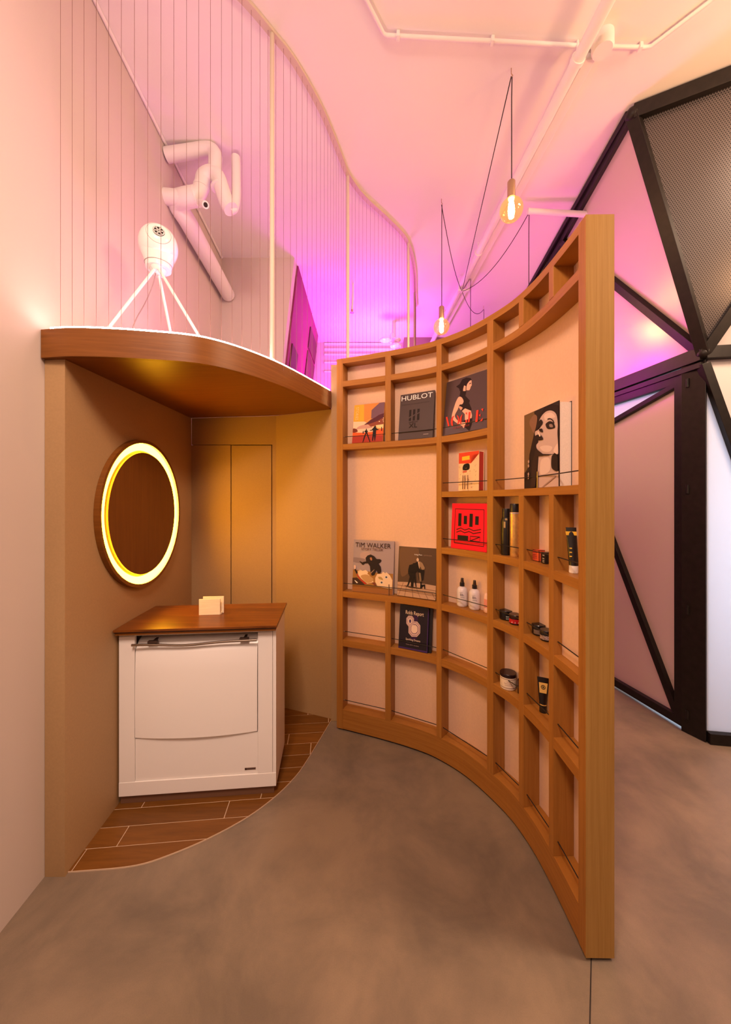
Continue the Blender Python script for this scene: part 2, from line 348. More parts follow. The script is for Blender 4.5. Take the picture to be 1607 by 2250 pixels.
for v, h in ((756, 0.03), (768, 0.03), (779, 0.02), (796.5, 0.02), (817, 0.02)):
    z = CH-(v-HZ)*5.47/F
    build('rail', MB().box((-0.62,5.465,z-h/2), (0.45,5.489,z+h/2)), white_pipe, farw)
build('wall_far_right', MB().box((0.565,5.32,0), (5,5.48,ZC-0.001)), mauve, kind='structure')

# ------------------------------------------------------------------ shelf curve and canopy curve
SH = Path([(-.19,2.397),(0,2.322),(.184,2.243),(.3256,2.170),(.408,2.114),(.508,2.015),(.570,1.930),(.627,1.827),(.681,1.703),(.710,1.568),(.7195,1.445),(.7205,1.313),(.719,1.187)], 24, 30)
canopy_px = [(89.9,786.5),(141.9,783),(189,783),(260,785),(331,789),(411.5,794.6),(473,804),(543.9,822),(614.8,845.7),(671.6,870),(728.3,896.3)]
cpts = []
for u, v in canopy_px:
    z = 2.08
    for _ in range(6):
        q = at_z(u, v, z); z = zs(q.x, q.y)
    cpts.append((q.x, q.y))
CV = Path(cpts, 20, 40)
# ------------------------------------------------------------------ alcove floor planks
arc = [fl(u, v) for u, v in ((150,1917.5),(180,1915.4),(292,1905),(366.7,1882.5),(460,1843),(547.8,1794.8),(609.4,1748),(643,1714.5),(665.4,1686.5),(699,1632.3),(729,1582))]
AC = Path([(p.x, p.y) for p in arc], 12, 12)
region = [AC.p(t) for t in np.linspace(0, AC.L, 40)]+[Vector((-0.238,2.505)), Vector((br_,YB)), Vector((nl(YB),YB))]
region = [Vector((max(p.x, nl(p.y)+0.0005), p.y)) for p in region]
def clip(poly, reg):
    out = list(poly); n = len(reg)
    for i in range(n):
        a, b = reg[i], reg[(i+1)%n]; e = b-a
        if e.length < 1e-6: continue
        inp = out; out = []
        ins = lambda p: e.x*(p.y-a.y)-e.y*(p.x-a.x) >= -1e-9
        for j in range(len(inp)):
            p, q = inp[j-1], inp[j]; ip, iq = ins(p), ins(q)
            if ip != iq:
                d1 = e.x*(p.y-a.y)-e.y*(p.x-a.x); d2 = e.x*(q.y-a.y)-e.y*(q.x-a.x); out.append(p+(q-p)*(d1/(d1-d2)))
            if iq: out.append(q)
        if not out: return []
    return out
build('grout', MB().prism([tuple(p) for p in region], 0.0005, 0.004), grout_m, floor)
ang = math.radians(5.5); pd = Vector((math.cos(ang), math.sin(ang))); pn = Vector((-pd.y, pd.x))
base = fl(180, 1868); base = Vector((base.x, base.y)); wj = 0.1005
offs = {0: fl(100, 1890).x, 1: fl(273,1840).x, 2: fl(502,1780).x, 3: fl(319,1766).x, 4: fl(576,1750).x}
for r in range(-3, 12):
    j0 = None
    lo = base+pn*(wj*r); hi = wj-0.004
    xs0 = offs.get(r, -1.2+0.23*((r*5)%7)/3.0)
    if r == -1 or r == 0: xs0 = offs.get(1, 0) if r == 0 else -0.62
    if r == 1: xs0 = fl(502,1780).x
    if r == 2: xs0 = fl(319,1766).x
    for k in range(-5, 7):
        a0 = (xs0-lo.x)/pd.x+0.57*k; a1 = a0+0.57-0.004
        q = [lo+pd*a0, lo+pd*a1, lo+pd*a1+pn*hi, lo+pd*a0+pn*hi]
        c = clip(q, region)
        if len(c) > 2:
            ar = abs(sum(c[i-1].x*c[i].y-c[i-1].y*c[i].x for i in range(len(c))))/2
            if ar > 2e-4: build('plank', MB().prism([tuple(p) for p in c], 0.001, 0.0055), plank_wood, floor)
mb = MB().strip([[Vector((*AC.off(t,0.0),0.0002)),Vector((*AC.off(t,-0.002),0.0002)),Vector((*AC.off(t,-0.002),0.0058)),Vector((*AC.off(t,0.0),0.0058))] for t in np.linspace(0, AC.L, 60)])
build('edge_trim', mb, grout_m, floor)
a = Vector((0.40,0.667)); b = Vector((0.78,1.255)); d = (b-a).normalized(); a = a-d*3.5; nn = Vector((-d.y,d.x))*0.0018
build('floor_joint', MB().prism([tuple(a-nn),tuple(b-nn),tuple(b+nn),tuple(a+nn)], 0.0002, 0.0008), dark_gap, floor)

# ------------------------------------------------------------------ canopy
can = thing('curved_canopy', 'curved brown wooden canopy over the niche with a glowing light line on top', 'canopy', (-0.8, 2.0, zs(-0.8,2.0)))
ts = np.linspace(0, CV.L, 90); FH = 0.112
def ring(t, d0, d1, h0, h1):
    p = CV.off(t, d0); q = CV.off(t, d1); return [Vector((p.x,p.y,zs(p.x,p.y)+h0)),Vector((q.x,q.y,zs(q.x,q.y)+h0)),Vector((q.x,q.y,zs(q.x,q.y)+h1)),Vector((p.x,p.y,zs(p.x,p.y)+h1))]
build('fascia', MB().strip([ring(t, 0, 0.02, 0, FH) for t in ts]), walnut, can, smooth=40)
plate = [tuple(CV.off(t, 0.021)) for t in ts]+[(-0.238,2.512),(br_,YB+0.002),(wl(YB)+0.002,YB+0.002)]
plate = [(max(x, wl(y)+0.003), y) for x, y in plate]
build('soffit', MB().prism(plate, lambda x,y: zs(x,y), lambda x,y: zs(x,y)+0.02), walnut_soffit, can)
build('top_plate', MB().prism(plate, lambda x,y: zs(x,y)+0.06, lambda x,y: zs(x,y)+0.078), white_lac, can)
build('light_strip', MB().strip([ring(t, 0.002, 0.016, FH+0.0005, FH+0.007) for t in ts[2:-1]]), led_m, can)

# ------------------------------------------------------------------ string curtain
TP = [(-1.275,1.485),(-1.1,1.485),(-.95,1.505),(-.80,1.565),(-.68,1.645),(-.574,1.742),(-.479,1.857),(-.387,1.979),(-.268,2.225),(-.180,2.50),(-.129,2.663),(-.016,2.85),(.19,3.08),(.381,3.333),(.50,3.72),(.564,4.12),(.62,4.45)]
TR = Path(TP, 16, 12)
cur = thing('string_curtain', 'curtain of thin vertical strings hung from a curved ceiling track above the canopy', 'curtain', (-0.5,1.9,2.2))
build('track', MB().strip([[Vector((*TR.off(t,-.017),ZC-.018)),Vector((*TR.off(t,.017),ZC-.018)),Vector((*TR.off(t,.017),ZC-.0005)),Vector((*TR.off(t,-.017),ZC-.0005))] for t in np.linspace(0,TR.L,140)]), post_m, cur, smooth=40)
t = TR.find_u(134); sp = 0.0485; k = 0
while t < TR.L-0.05:
    p = TR.p(t)
    if p.y < 2.49 and p.x < -0.215: zb = zs(p.x,p.y)+0.079
    elif p.x < -0.17 and p.y < 2.62: zb = 2.436
    else: zb = 0.001
    build('string', MB().tube([(p.x,p.y,zb),(p.x,p.y,ZC-.018)], 0.0009, 5), string_m, cur)
    t += sp
for (u, vt, w_) in ((598,68,.012),(764.5,383,.0115),(897.5,530,.011),(911,640,.010)):
    p = at_z(u, vt, ZC); zb = zs(p.x,p.y)+.121 if u < 600 else 0.001
    build('post', MB().tube([(p.x,p.y,zb),(p.x,p.y,ZC-.017)], w_, 14), post_m, cur, smooth=40)

# ------------------------------------------------------------------ curved shelf
D = 0.080; DB = 0.092
def sblock(s0, s1, d0, d1, z0, z1, step=0.03):
    n = max(1, int(math.ceil((s1-s0)/step))); mb = MB(); rings = []
    for t in np.linspace(s0, s1, n+1):
        p = SH.p(t); q = SH.n(t); a = p+q*d0; b = p+q*d1
        rings.append([Vector((a.x,a.y,z0)),Vector((b.x,b.y,z0)),Vector((b.x,b.y,z1)),Vector((a.x,a.y,z1))])
    return mb.strip(rings)
shelf = thing('curved_bookshelf', 'tall curved oak grid shelf with cream back, full of magazines and hair products', 'shelf', (0.45,1.95,0.0))
PW = {'A': (740,753), 'B': (847,858.5), 'C': (958.8,970.3), 'D': (1071,1083.5), 'E': (1139.8,1150.5), 'F': (1206.5,1216), 'G': (1271.5,1291)}
ps = {k: (SH.find_u(a), SH.find_u(b)) for k, (a, b) in PW.items()}
ps['A'] = (0.0, ps['A'][1]); ps['G'] = (ps['G'][0], SH.L-.0022)
Z1, Z2, Z3, Z4, Z5, Z6 = 2.287, 1.875, 1.557, 1.2366, 0.912, 0.596
TOP = 2.436
def post(k, z0, z1):
    a, b = ps[k]; build('upright', sblock(a, b, 0.0, DB if k in 'AG' else D, z0, z1), oak_v, shelf, bevel=0.0012)
post('A', .012, TOP); post('G', .012, TOP)
for k in 'CD': post(k, .14, 2.405)
post('B', Z2, 2.405); post('B', .14, Z5-.03)
for k in 'EF': post(k, Z1, 2.405); post(k, .14, Z3-.03)
build('end_panel', sblock(SH.L-.0020, SH.L, 0, DB, .012, TOP), oak_end, shelf, label='end panel of straight-grained oak, yellowed for the whiter light on it')
def board(a, b, z0, z1, nm='shelf_board'):
    build(nm, sblock(ps[a][1], ps[b][0], 0.0012, D-.0005, z0, z1), oak_h, shelf, bevel=0.001)
board('A','G', 2.403, TOP, 'top_rail'); board('A','G', Z1-.036, Z1); board('A','D', Z2-.036, Z2); board('C','G', Z3-.032, Z3)
board('C','G', Z4-.036, Z4); board('A','G', Z5-.037, Z5); board('A','G', Z6-.043, Z6); board('A','G', .013, .14, 'base_board')
build('back_panel', sblock(ps['A'][1], ps['G'][0], D, DB, .02, TOP-.003), cream, shelf)
build('back_panel', sblock(ps['F'][1], ps['G'][0], .034, D-.001, Z5+.001, Z4-.037), cream, shelf, label='proud cream panel in a shallow cell')
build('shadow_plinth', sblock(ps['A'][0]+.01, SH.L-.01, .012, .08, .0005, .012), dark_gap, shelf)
def rod(a, b, zsh, h=.05, d=.018):
    t0, t1 = ps[a][1], ps[b][0]; p = SH.off(t0, d); q = SH.off(t1, d)
    r_ = build('rod', MB().tube([(p.x,p.y,zsh+h),(q.x,q.y,zsh+h)], .0022, 8), black_rod, shelf)
    if a == 'A':
        dd = (q-p).normalized(); build('end_cap', MB().tube([(p.x,p.y,zsh+h),(p.x+dd.x*.008,p.y+dd.y*.008,zsh+h)], .005, 10), brass, r_)
    return p, q
for a, b in ('AB','BC','CD'): rod(a, b, Z2)
rod('C','D',Z3); 
for a, b in ('CD','DE','EF','FG'): rod(a, b, Z4); rod(a, b, Z5)
for a, b in ('AB','BC','CD','DE','EF','FG'): rod(a, b, Z6); rod(a, b, .14, .055)
def longrod(a, b, zsh, pin_u, h=.05, d=.018):
    t0, t1 = ps[a][1], ps[b][0]; tt = np.linspace(t0, t1, 14); pts = [SH.off(t, d) for t in tt]
    build('rod', MB().tube([(p.x,p.y,zsh+h) for p in pts], .0022, 8), black_rod, shelf)
    p = SH.off(SH.find_u(pin_u, d), d-.004)
    build('rod_pin', MB().tube([(p.x,p.y,zsh),(p.x,p.y,zsh+h+.02)], .003, 8), steel, shelf)
longrod('A','C',Z5,855); longrod('D','G',Z3,1184)

# ------------------------------------------------------------------ books
def homog(src):
    dst = [(0,0),(1,0),(1,1),(0,1)]; A = []; B = []
    for (x, y), (a, b) in zip(src, dst):
        A += [[x,y,1,0,0,0,-a*x,-a*y],[0,0,0,x,y,1,-b*x,-b*y]]; B += [a, b]
    h = np.append(np.linalg.solve(np.array(A, float), np.array(B, float)), 1).reshape(3,3)
    def f(x, y):
        q = h@np.array([x, y, 1.0]); return q[0]/q[2], q[1]/q[2]
    return f
INK = {}
def ink(c):
    if c not in INK: INK[c] = mat('print_ink', c, 0.6, spec=0.25)
    return INK[c]
class Cover:
    pass
def book(name, label, cat, BL, BR, zb, H, T, lean, face, back=None, block=True, group=None, pages=paper):
    BL = Vector((BL[0],BL[1],zb)); BR = Vector((BR[0],BR[1],zb)); ex = (BR-BL); W = ex.length; ex.normalize()
    nin = Vector((-ex.y, ex.x, 0)); th = math.radians(lean); up = Vector((0,0,1))
    ey = up*math.cos(th)+nin*math.sin(th); nb = nin*math.cos(th)-up*math.sin(th)
    O = BL+up*(T*math.sin(th)+0.0006)
    root = thing(name, label, cat, (BL+BR)/2, group)
    def slab(x0,x1,y0,y1,t0,t1,mbb):
        P = lambda x,y,t_: O+ex*x+ey*y+nb*t_
        return mbb.hexa([P(x0,y0,t0),P(x1,y0,t0),P(x1,y0,t1),P(x0,y0,t1),P(x0,y1,t0),P(x1,y1,t0),P(x1,y1,t1),P(x0,y1,t1)])
    c = min(.003, T*.2); mbb = MB(); slab(0,W,0,H,0,c,mbb); slab(0,W,0,H,T-c,T,mbb); slab(0,c,0,H,c,T-c,mbb)
    build('cover', mbb, face, root)
    build('pages', slab(c+.0002,W-.004,.003,H-.004,c+.0002,T-c-.0002,MB()), pages, root)
    k = Cover(); k.root, k.O, k.ex, k.ey, k.nb, k.W, k.H, k.ln = root, O, ex, ey, nb, W, H, 0; k.map = None; k.cols = []; k.mb = MB()
    k.pt = lambda a, b, e: k.O+k.ex*(a*k.W)+k.ey*(b*k.H)-k.nb*(.0003+e*.00022)
    return k
def poly(k, col, pts, spline=False):
    """one flat printed shape of a cover; pts in picture units mapped to the cover"""
    if spline:
        P = [np.array(p, float) for p in pts]; P = P+P[:1]; n = len(pts); out = []
        for i in range(n):
            a, b, c, d = P[i-1] if i else P[n-1], P[i], P[(i+1)%n], P[(i+2)%n]
            for q in range(5):
                t = q/5; out.append(0.5*((2*b)+(c-a)*t+(2*a-5*b+4*c-d)*t*t+(3*b-a-3*c+d)*t**3))
        pts = [tuple(p) for p in out]
    if k.map: pts = [k.map(*p) for p in pts]
    pts = [(min(max(a,0.004),.996), min(max(b,0.004),.996)) for a, b in pts]
    if col not in k.cols: k.cols.append(col)
    k.ln += 1; bmx = bmesh.new(); vs = [bmx.verts.new((a, b, 0)) for a, b in pts]
    try:
        f = bmx.faces.new(vs); bmesh.ops.triangulate(bmx, faces=[f])
    except Exception: bmx.free(); return
    bmx.verts.index_update()
    k.mb.add([k.pt(v.co.x, v.co.y, k.ln) for v in bmx.verts], [[v.index for v in f.verts] for f in bmx.faces], k.cols.index(col)); bmx.free()
def line(k, col, pts, wd, spline=False, closed=False):
    if spline:
        c = catmull(pts+[pts[0]] if closed else pts, 8); pts = [tuple(p) for p in c]
    elif closed: pts = list(pts)+[pts[0]]
    L, R = [], []
    for i in range(len(pts)):
        a = np.array(pts[max(i-1,0)], float); b = np.array(pts[min(i+1,len(pts)-1)], float); d = b-a; d = d/(np.hypot(*d)+1e-9); n = np.array((-d[1], d[0]))*wd/2
        L.append(tuple(np.array(pts[i])+n)); R.append(tuple(np.array(pts[i])-n))
    for i in range(len(pts)-1):
        poly(k, col, [L[i], L[i+1], R[i+1], R[i]]); k.ln -= 1
    k.ln += 1
def done(k):
    if k.mb.v: build('cover_print', k.mb, [ink(c) for c in k.cols], k.root)
def write(k, s, x, y, h, wd, col, name='title', vert=False, center=False):
    """lettering on the cover at cover fractions (x, y), height h and width wd in fractions"""
    k.ln += 1
    ex, ey = (k.ex, k.ey) if not vert else (-k.ey, k.ex)
    text(s, k.root, name, k.pt(x, y, k.ln+2), ex, ey, ink(col), h*k.H, wd*(k.W if not vert else k.H) if wd else None, center)
def spot(u, d): q = SH.off(SH.find_u(u, d), d); return (q.x, q.y)
BLK = (0.008,0.006,0.007); WHT = (0.80,0.77,0.74)

# 1 sunset landscape book (leftmost of the upper row)
k = book('art_book', 'small magazine with an orange sunset landscape and dark figures on the cover, upper shelf', 'magazine', spot(774,.012), spot(841.5,.012), Z2, .262, .012, 9, mat('sunset_cover', (0.70,0.28,0.05), .35))
k.map = homog([(150,1865),(1375,1780),(1410,280),(250,400)])
poly(k, (0.80,0.38,0.03), [(250,400),(620,370),(620,1010),(200,1020)]); poly(k, (0.62,0.24,0.05), [(620,370),(1240,310),(930,560),(900,880),(620,1010)])
poly(k, (0.17,0.085,0.12), [(1210,310),(1410,280),(1390,720),(1100,870),(900,900),(910,580)]); poly(k, (0.82,0.55,0.38), [(200,1020),(650,1010),(900,1180),(1060,1220),(1000,1500),(190,1450)])
poly(k, (0.55,0.30,0.24), [(420,1200),(700,1130),(960,1240),(540,1290),(330,1310)], True)
poly(k, (0.09,0.018,0.028), [(620,1140),(760,1040),(900,930),(1060,850),(1190,760),(1395,690),(1390,860),(1150,990),(780,1120)]); poly(k, (0.26,0.06,0.03), [(780,1120),(1150,990),(1390,850),(1385,1120),(1080,1150),(900,1210)])
poly(k, (0.86,0.62,0.28), [(1085,1150),(1385,1110),(1385,1270),(1130,1260)]); poly(k, (0.72,0.10,0.02), [(190,1440),(640,1440),(1000,1400),(1385,1260),(1385,1540),(180,1600)])
poly(k, (0.36,0.035,0.02), [(180,1590),(1385,1530),(1375,1780),(150,1865)]); poly(k, (0.16,0.03,0.01), [(190,1290),(330,1300),(380,1400),(190,1440)], True)
for x, y in ((1225,1010),(1370,950),(1385,880),(1390,1015)): poly(k, (0.9,0.75,0.5), [(x-28,y),(x,y-22),(x+28,y),(x,y+22)])
for pts in ([(1060,1170),(1090,1170),(1095,1240),(1150,1300),(1220,1310),(1180,1340),(1110,1330),(1105,1560),(1075,1760),(1055,1760),(1030,1560),(990,1760),(955,1760),(985,1340),(900,1370),(840,1350),(930,1330),(1000,1250)],[(715,1290),(740,1290),(745,1345),(790,1390),(760,1420),(890,1800),(860,1810),(730,1470),(600,1830),(575,1830),(650,1550),(700,1440),(640,1390),(700,1350)],[(595,1375),(620,1375),(620,1440),(625,1480),(600,1480),(575,1470)],[(1305,1220),(1330,1220),(1335,1370),(1305,1370)]): poly(k, BLK, pts)
done(k); write(k, 'STORIES', .075, .93, .075, .34, (0.93,0.62,0.25), vert=True)
for i in range(9): pass
# 2 grey watch magazine
k = book('magazine', 'dark grey magazine with white capital title and a block emblem, upper shelf', 'magazine', spot(875,.012), spot(950.5,.012), Z2, .292, .014, 8, mat('grey_cover', (0.062,0.040,0.036), .32))
for x0, x1, sl in ((.27,.335,0),(.385,.45,1),(.51,.575,2)):
    yb, ya = .47+.035*sl+.0, .64
    poly(k, (0.016,0.009,0.007), [(x0+.02,yb+.01),(x1+.02,yb+.035),(x1+.02,ya),(x0+.02,ya)]); poly(k, (0.016,0.009,0.007), [(x0+.02,.40),(x1+.02,.40),(x1+.02,yb+.005),(x0+.02,yb-.02)])
done(k)
write(k, 'HUBLOT', .04, .855, .105, .91, (0.88,0.84,0.80)); write(k, 'HUBLOT', .30, .355, .028, .26, (0.02,0.011,0.009)); write(k, 'XL', .30, .245, .095, .25, (0.016,0.009,0.007))
write(k, 'A NEW ERA OF THE ART OF FUSION', .06, .76, .012, .80, (0.025,0.014,0.012)); write(k, 'oooo', .74, .07, .014, .14, (0.75,0.6,0.55))
# 3 fashion book with model in profile
k = book('photo_book', 'large dark grey fashion book with a woman in a black top and red serif title', 'book', spot(973,.012), spot(1069.5,.012), Z2, .318, .016, 7, mat('dark_mauve_cover', (0.070,0.040,0.036), .3))
k.map = homog([(110,2110),(1465,1870),(1470,130),(215,510)])
SK = (0.72,0.40,0.28); BT = (0.018,0.007,0.007)
poly(k, SK, [(800,500),(900,430),(930,470),(940,560),(940,610),(915,640),(905,690),(880,740),(790,740),(700,800),(690,640)]); poly(k, BT, [(490,630),(590,560),(660,430),(780,380),(900,400),(935,450),(870,480),(810,560),(790,640),(790,740),(770,750),(770,620),(720,600),(700,690),(690,780),(600,760),(580,690)])
poly(k, BT, [(620,760),(790,760),(770,900),(910,1040),(890,1110),(975,1290),(970,1340),(880,1310),(790,1260),(710,1290),(680,1360),(650,1320),(720,1250),(640,1200),(600,1190),(620,1160),(690,1150),(730,1060),(690,960),(600,900)])
poly(k, SK, [(580,930),(660,940),(725,1050),(690,1140),(610,1160),(560,1300),(480,1480),(560,1620),(700,1690),(820,1690),(790,1800),(760,1870),(690,1790),(560,1720),(430,1620),(385,1540),(400,1400),(480,1120),(530,1000)], True)
poly(k, (0.62,0.33,0.22), [(600,1200),(650,1210),(710,1250),(660,1330),(590,1240)]); poly(k, SK, [(690,1350),(780,1270),(880,1310),(960,1340),(1000,1480),(990,1570),(900,1620),(790,1620),(780,1440)])
poly(k, BT, [(720,1650),(1010,1560),(1000,1740),(940,1960),(800,1850),(820,1700)]); poly(k, BT, [(870,560),(920,525),(925,550),(880,575)])
RD = (0.78,0.045,0.022)
for pts in ([(210,1530),(255,1515),(325,1790),(285,1815)],[(470,1480),(430,1560),(425,1700),(435,1800),(390,1790),(365,1700),(370,1600),(410,1510)],[(540,1465),(590,1500),(620,1580),(625,1680),(600,1740),(560,1760),(580,1680),(580,1580)],[(715,1440),(690,1560),(690,1740),(655,1730),(630,1640),(650,1530)],[(800,1405),(850,1390),(850,1470)],[(815,1630),(865,1610),(865,1700),(820,1710)],[(900,1390),(960,1370),(940,1690),(895,1700)],[(1130,1340),(1195,1320),(1185,1680),(1120,1695)],[(1270,1300),(1335,1280),(1330,1370)],[(1215,1490),(1260,1440),(1265,1530)],[(1340,1560),(1330,1660),(1260,1670)]): poly(k, RD, pts)
done(k); write(k, 'THE ROCK ISSUE', .24, .085, .032, .40, (0.30,0.03,0.02))
# 4 black-and-white portrait book, standing free in the big cell
BLp = px(1152.5, 1102, 1.655); BRp = px(1229, 1102, 1.405)
k = book('portrait_book', 'thick book with a black and white close-up portrait of a woman on the cover', 'book', (BLp.x,BLp.y), (BRp.x,BRp.y), Z3, .333, .056, 0, mat('portrait_cover', (0.016,0.010,0.009), .4), block=True)
k.map = homog([(128,2130),(940,2060),(862,70),(112,430)])
DK = (0.022,0.012,0.012); MD = (0.56,0.40,0.35); LT = (0.70,0.53,0.46); BG2 = (0.17,0.095,0.04)
poly(k, BG2, [(112,430),(330,320),(360,700),(240,1300),(215,1600),(120,1780)]); poly(k, (0.24,0.12,0.07), [(230,560),(330,400),(400,480),(340,800),(270,700)], True)
poly(k, DK, [(450,420),(560,220),(700,150),(870,180),(915,1000),(925,1650),(760,1600),(430,1560),(400,2100),(135,2120),(140,1900),(130,1740),(220,1680),(240,1300),(300,1100),(340,840),(400,640)])
poly(k, MD, [(500,420),(600,320),(720,300),(820,380),(860,600),(860,800),(900,1250),(830,1240),(760,1280),(560,1290),(420,1180),(395,1080),(440,1000),(370,880),(360,780),(430,730),(480,660),(440,560)], True)
poly(k, MD, [(450,1340),(640,1310),(780,1290),(760,1600),(850,1680),(920,1680),(938,2060),(450,2120),(430,1900),(440,1600)]); poly(k, LT, [(480,1120),(640,1080),(760,1120),(700,1220),(560,1220)], True)
poly(k, LT, [(560,400),(700,340),(800,430),(700,470),(590,520)], True); poly(k, LT, [(520,1420),(700,1380),(730,1640),(620,1760),(500,1740)], True)
poly(k, DK, [(600,590),(680,530),(760,560),(810,660),(740,700),(650,705),(605,650)], True); poly(k, (0.30,0.2,0.17), [(680,600),(740,600),(760,660),(690,660)], True)
line(k, DK, [(635,490),(690,475),(750,510),(785,575)], 22, True); poly(k, DK, [(440,560),(490,500),(535,560),(500,640),(440,700),(400,740),(410,620)], True)
poly(k, DK, [(455,720),(520,705),(545,780),(480,770)], True); poly(k, DK, [(375,880),(430,840),(500,850),(555,940),(470,970),(390,960)], True); poly(k, (0.8,0.62,0.5), [(425,780),(450,775),(500,870),(470,885)])
poly(k, (0.74,0.55,0.46), [(800,1180),(870,1040),(895,1060),(900,1270),(820,1240)], True); poly(k, DK, [(765,1330),(830,1290),(900,1330),(920,1660),(800,1640),(760,1540)], True)
poly(k, (0.035,0.018,0.015), [(400,1160),(560,1280),(760,1280),(700,1310),(450,1340),(435,1700),(400,2080),(300,2100),(320,1500)]); line(k, (0.36,0.24,0.19), [(560,2090),(700,1960),(860,1810)], 26)
for y in (1460, 1560, 1760, 1840): poly(k, (0.5,0.33,0.24), [(225,y),(250,y-40),(262,y+20),(240,y+60)])
done(k)
# 5 storyteller book
k = book('photo_book', 'book with a grey-sky cover, black serif title and broken eggshell picture', 'book', spot(774.5,.030), spot(863.5,.030), Z5, .335, .012, 5, mat('greysky_cover', (0.36,0.28,0.30), .3))
k.map = homog([(130,1850),(1430,1850),(1450,175),(190,130)])
poly(k, (0.44,0.31,0.30), [(430,560),(720,540),(640,760),(420,720)], True); poly(k, (0.26,0.19,0.20), [(170,720),(560,760),(520,900),(160,860)], True); poly(k, (0.34,0.16,0.04), [(130,1110),(330,1130),(640,1150),(1000,1180),(1430,1180),(1430,1850),(130,1850)])
poly(k, (0.30,0.12,0.035), [(130,1640),(1430,1700),(1430,1850),(130,1850)]); SHL = (0.80,0.58,0.38)
poly(k, SHL, [(320,1160),(340,1300),(450,1420),(640,1560),(830,1500),(810,1360),(720,1330),(700,1270),(640,1240),(660,1180),(590,1110),(480,1150),(400,1110),(380,1180)]); poly(k, (0.50,0.29,0.12), [(420,1330),(620,1260),(820,1380),(790,1480),(620,1530)], True)
poly(k, SHL, [(890,1350),(950,1220),(1090,1200),(1120,1130),(1200,1180),(1230,1140),(1340,1240),(1410,1380),(1400,1660),(1150,1640),(960,1610),(890,1480)]); poly(k, (0.45,0.30,0.10), [(985,1310),(1080,1310),(1130,1400),(1010,1370)], True)
for x, y in ((1230,1300),(1090,1480)): poly(k, (0.75,0.62,0.5), [(x-70,y),(x,y-60),(x+70,y),(x,y+55)], True); poly(k, (0.06,0.07,0.13), [(x-32,y),(x,y-32),(x+32,y),(x,y+32)], True)
FG = (0.018,0.010,0.012)
poly(k, FG, [(580,720),(640,640),(740,600),(850,650),(930,740),(1040,740),(1085,790),(1030,860),(990,880),(1060,980),(1080,1120),(1040,1200),(970,1200),(930,1100),(860,1260),(780,1280),(740,1180),(720,980),(660,890),(560,900),(500,960),(460,930),(380,840),(400,830),(480,870),(520,850),(600,830)])
poly(k, (0.40,0.17,0.08), [(720,710),(775,700),(790,780),(740,785)], True); poly(k, (0.30,0.19,0.14), [(740,1190),(860,1070),(860,1100),(760,1220)]); poly(k, (0.05,0.02,0.015), [(140,1400),(300,1380),(520,1560),(560,1620),(140,1600)])
poly(k, (0.50,0.03,0.02), [(280,1260),(330,1270),(400,1400),(620,1560),(560,1580),(380,1420)]); poly(k, (0.75,0.5,0.4), [(200,990),(240,970),(270,1010),(250,1100),(215,1100)], True); poly(k, FG, [(215,1110),(260,1100),(320,1200),(290,1270)])
poly(k, WHT, [(215,1480),(250,1480),(340,1550),(300,1570)]); poly(k, (0.2,0.05,0.03), [(780,1500),(900,1500),(920,1610),(860,1580)])
done(k); write(k, 'TIM WALKER', .055, .862, .088, .87, (0.035,0.015,0.02)); write(k, 'STORY TELLER', .21, .805, .045, .53, (0.10,0.03,0.035))
# 6 brown studio portrait book
k = book('photo_book', 'brown-toned book showing a man leaning on an old camera on a tripod', 'book', spot(873,.030), spot(957.5,.030), Z5, .305, .028, 6, mat('sepia_cover', (0.085,0.045,0.022), .3))
k.map = homog([(130,1840),(1490,2040),(1455,240),(120,150)])
poly(k, (0.15,0.08,0.042), [(200,200),(800,260),(700,800),(300,1200),(180,800)], True); poly(k, (0.50,0.31,0.20), [(130,1370),(500,1390),(1100,1460),(1480,1530),(1490,2040),(130,1840)])
for a, b in (((330,1400),(180,1830)),((450,1480),(400,1870)),((800,1600),(950,1960)),((1080,1740),(1220,1990)),((640,1560),(690,1920)),((1350,1780),(1470,1990)),((130,1480),(1480,1700)),((130,1650),(1490,1880))): line(k, (0.20,0.10,0.06), [a, b], 14)
F2 = (0.010,0.006,0.006)
poly(k, F2, [(480,960),(510,800),(620,770),(640,740),(760,720),(800,820),(780,1050),(740,1080),(480,1060)]); poly(k, (0.30,0.19,0.11), [(800,680),(880,680),(960,730),(1060,900),(1040,960),(960,970),(900,860),(860,940)])
poly(k, (0.66,0.46,0.32), [(750,610),(790,555),(830,600),(830,660),(780,680)], True); poly(k, (0.66,0.46,0.32), [(810,690),(850,680),(860,860),(885,930),(850,900)]); poly(k, F2, [(720,720),(800,690),(830,800),(870,950),(1040,980),(1040,1060),(1020,1330),(950,1340),(900,1100),(870,1340),(830,1100),(770,920)])
poly(k, (0.22,0.14,0.08), [(850,1060),(920,1080),(960,1300),(960,1400),(900,1340)]); poly(k, F2, [(480,1070),(740,1080),(800,1560),(770,1560),(700,1250),(690,1570),(600,1580),(600,1250),(520,1500),(450,1560),(480,1480),(550,1200)])
poly(k, F2, [(930,1380),(970,1380),(980,1480),(1100,1470),(1110,1630),(1080,1630),(1050,1520),(970,1620),(930,1600)]); poly(k, (0.04,0.02,0.012), [(350,1490),(1010,1610),(940,1620),(580,1580)])
done(k); write(k, 'Irving Penn', .43, .84, .028, .20, WHT); write(k, 'CENTENNIAL', .66, .84, .020, .22, (0.35,0.22,0.15))
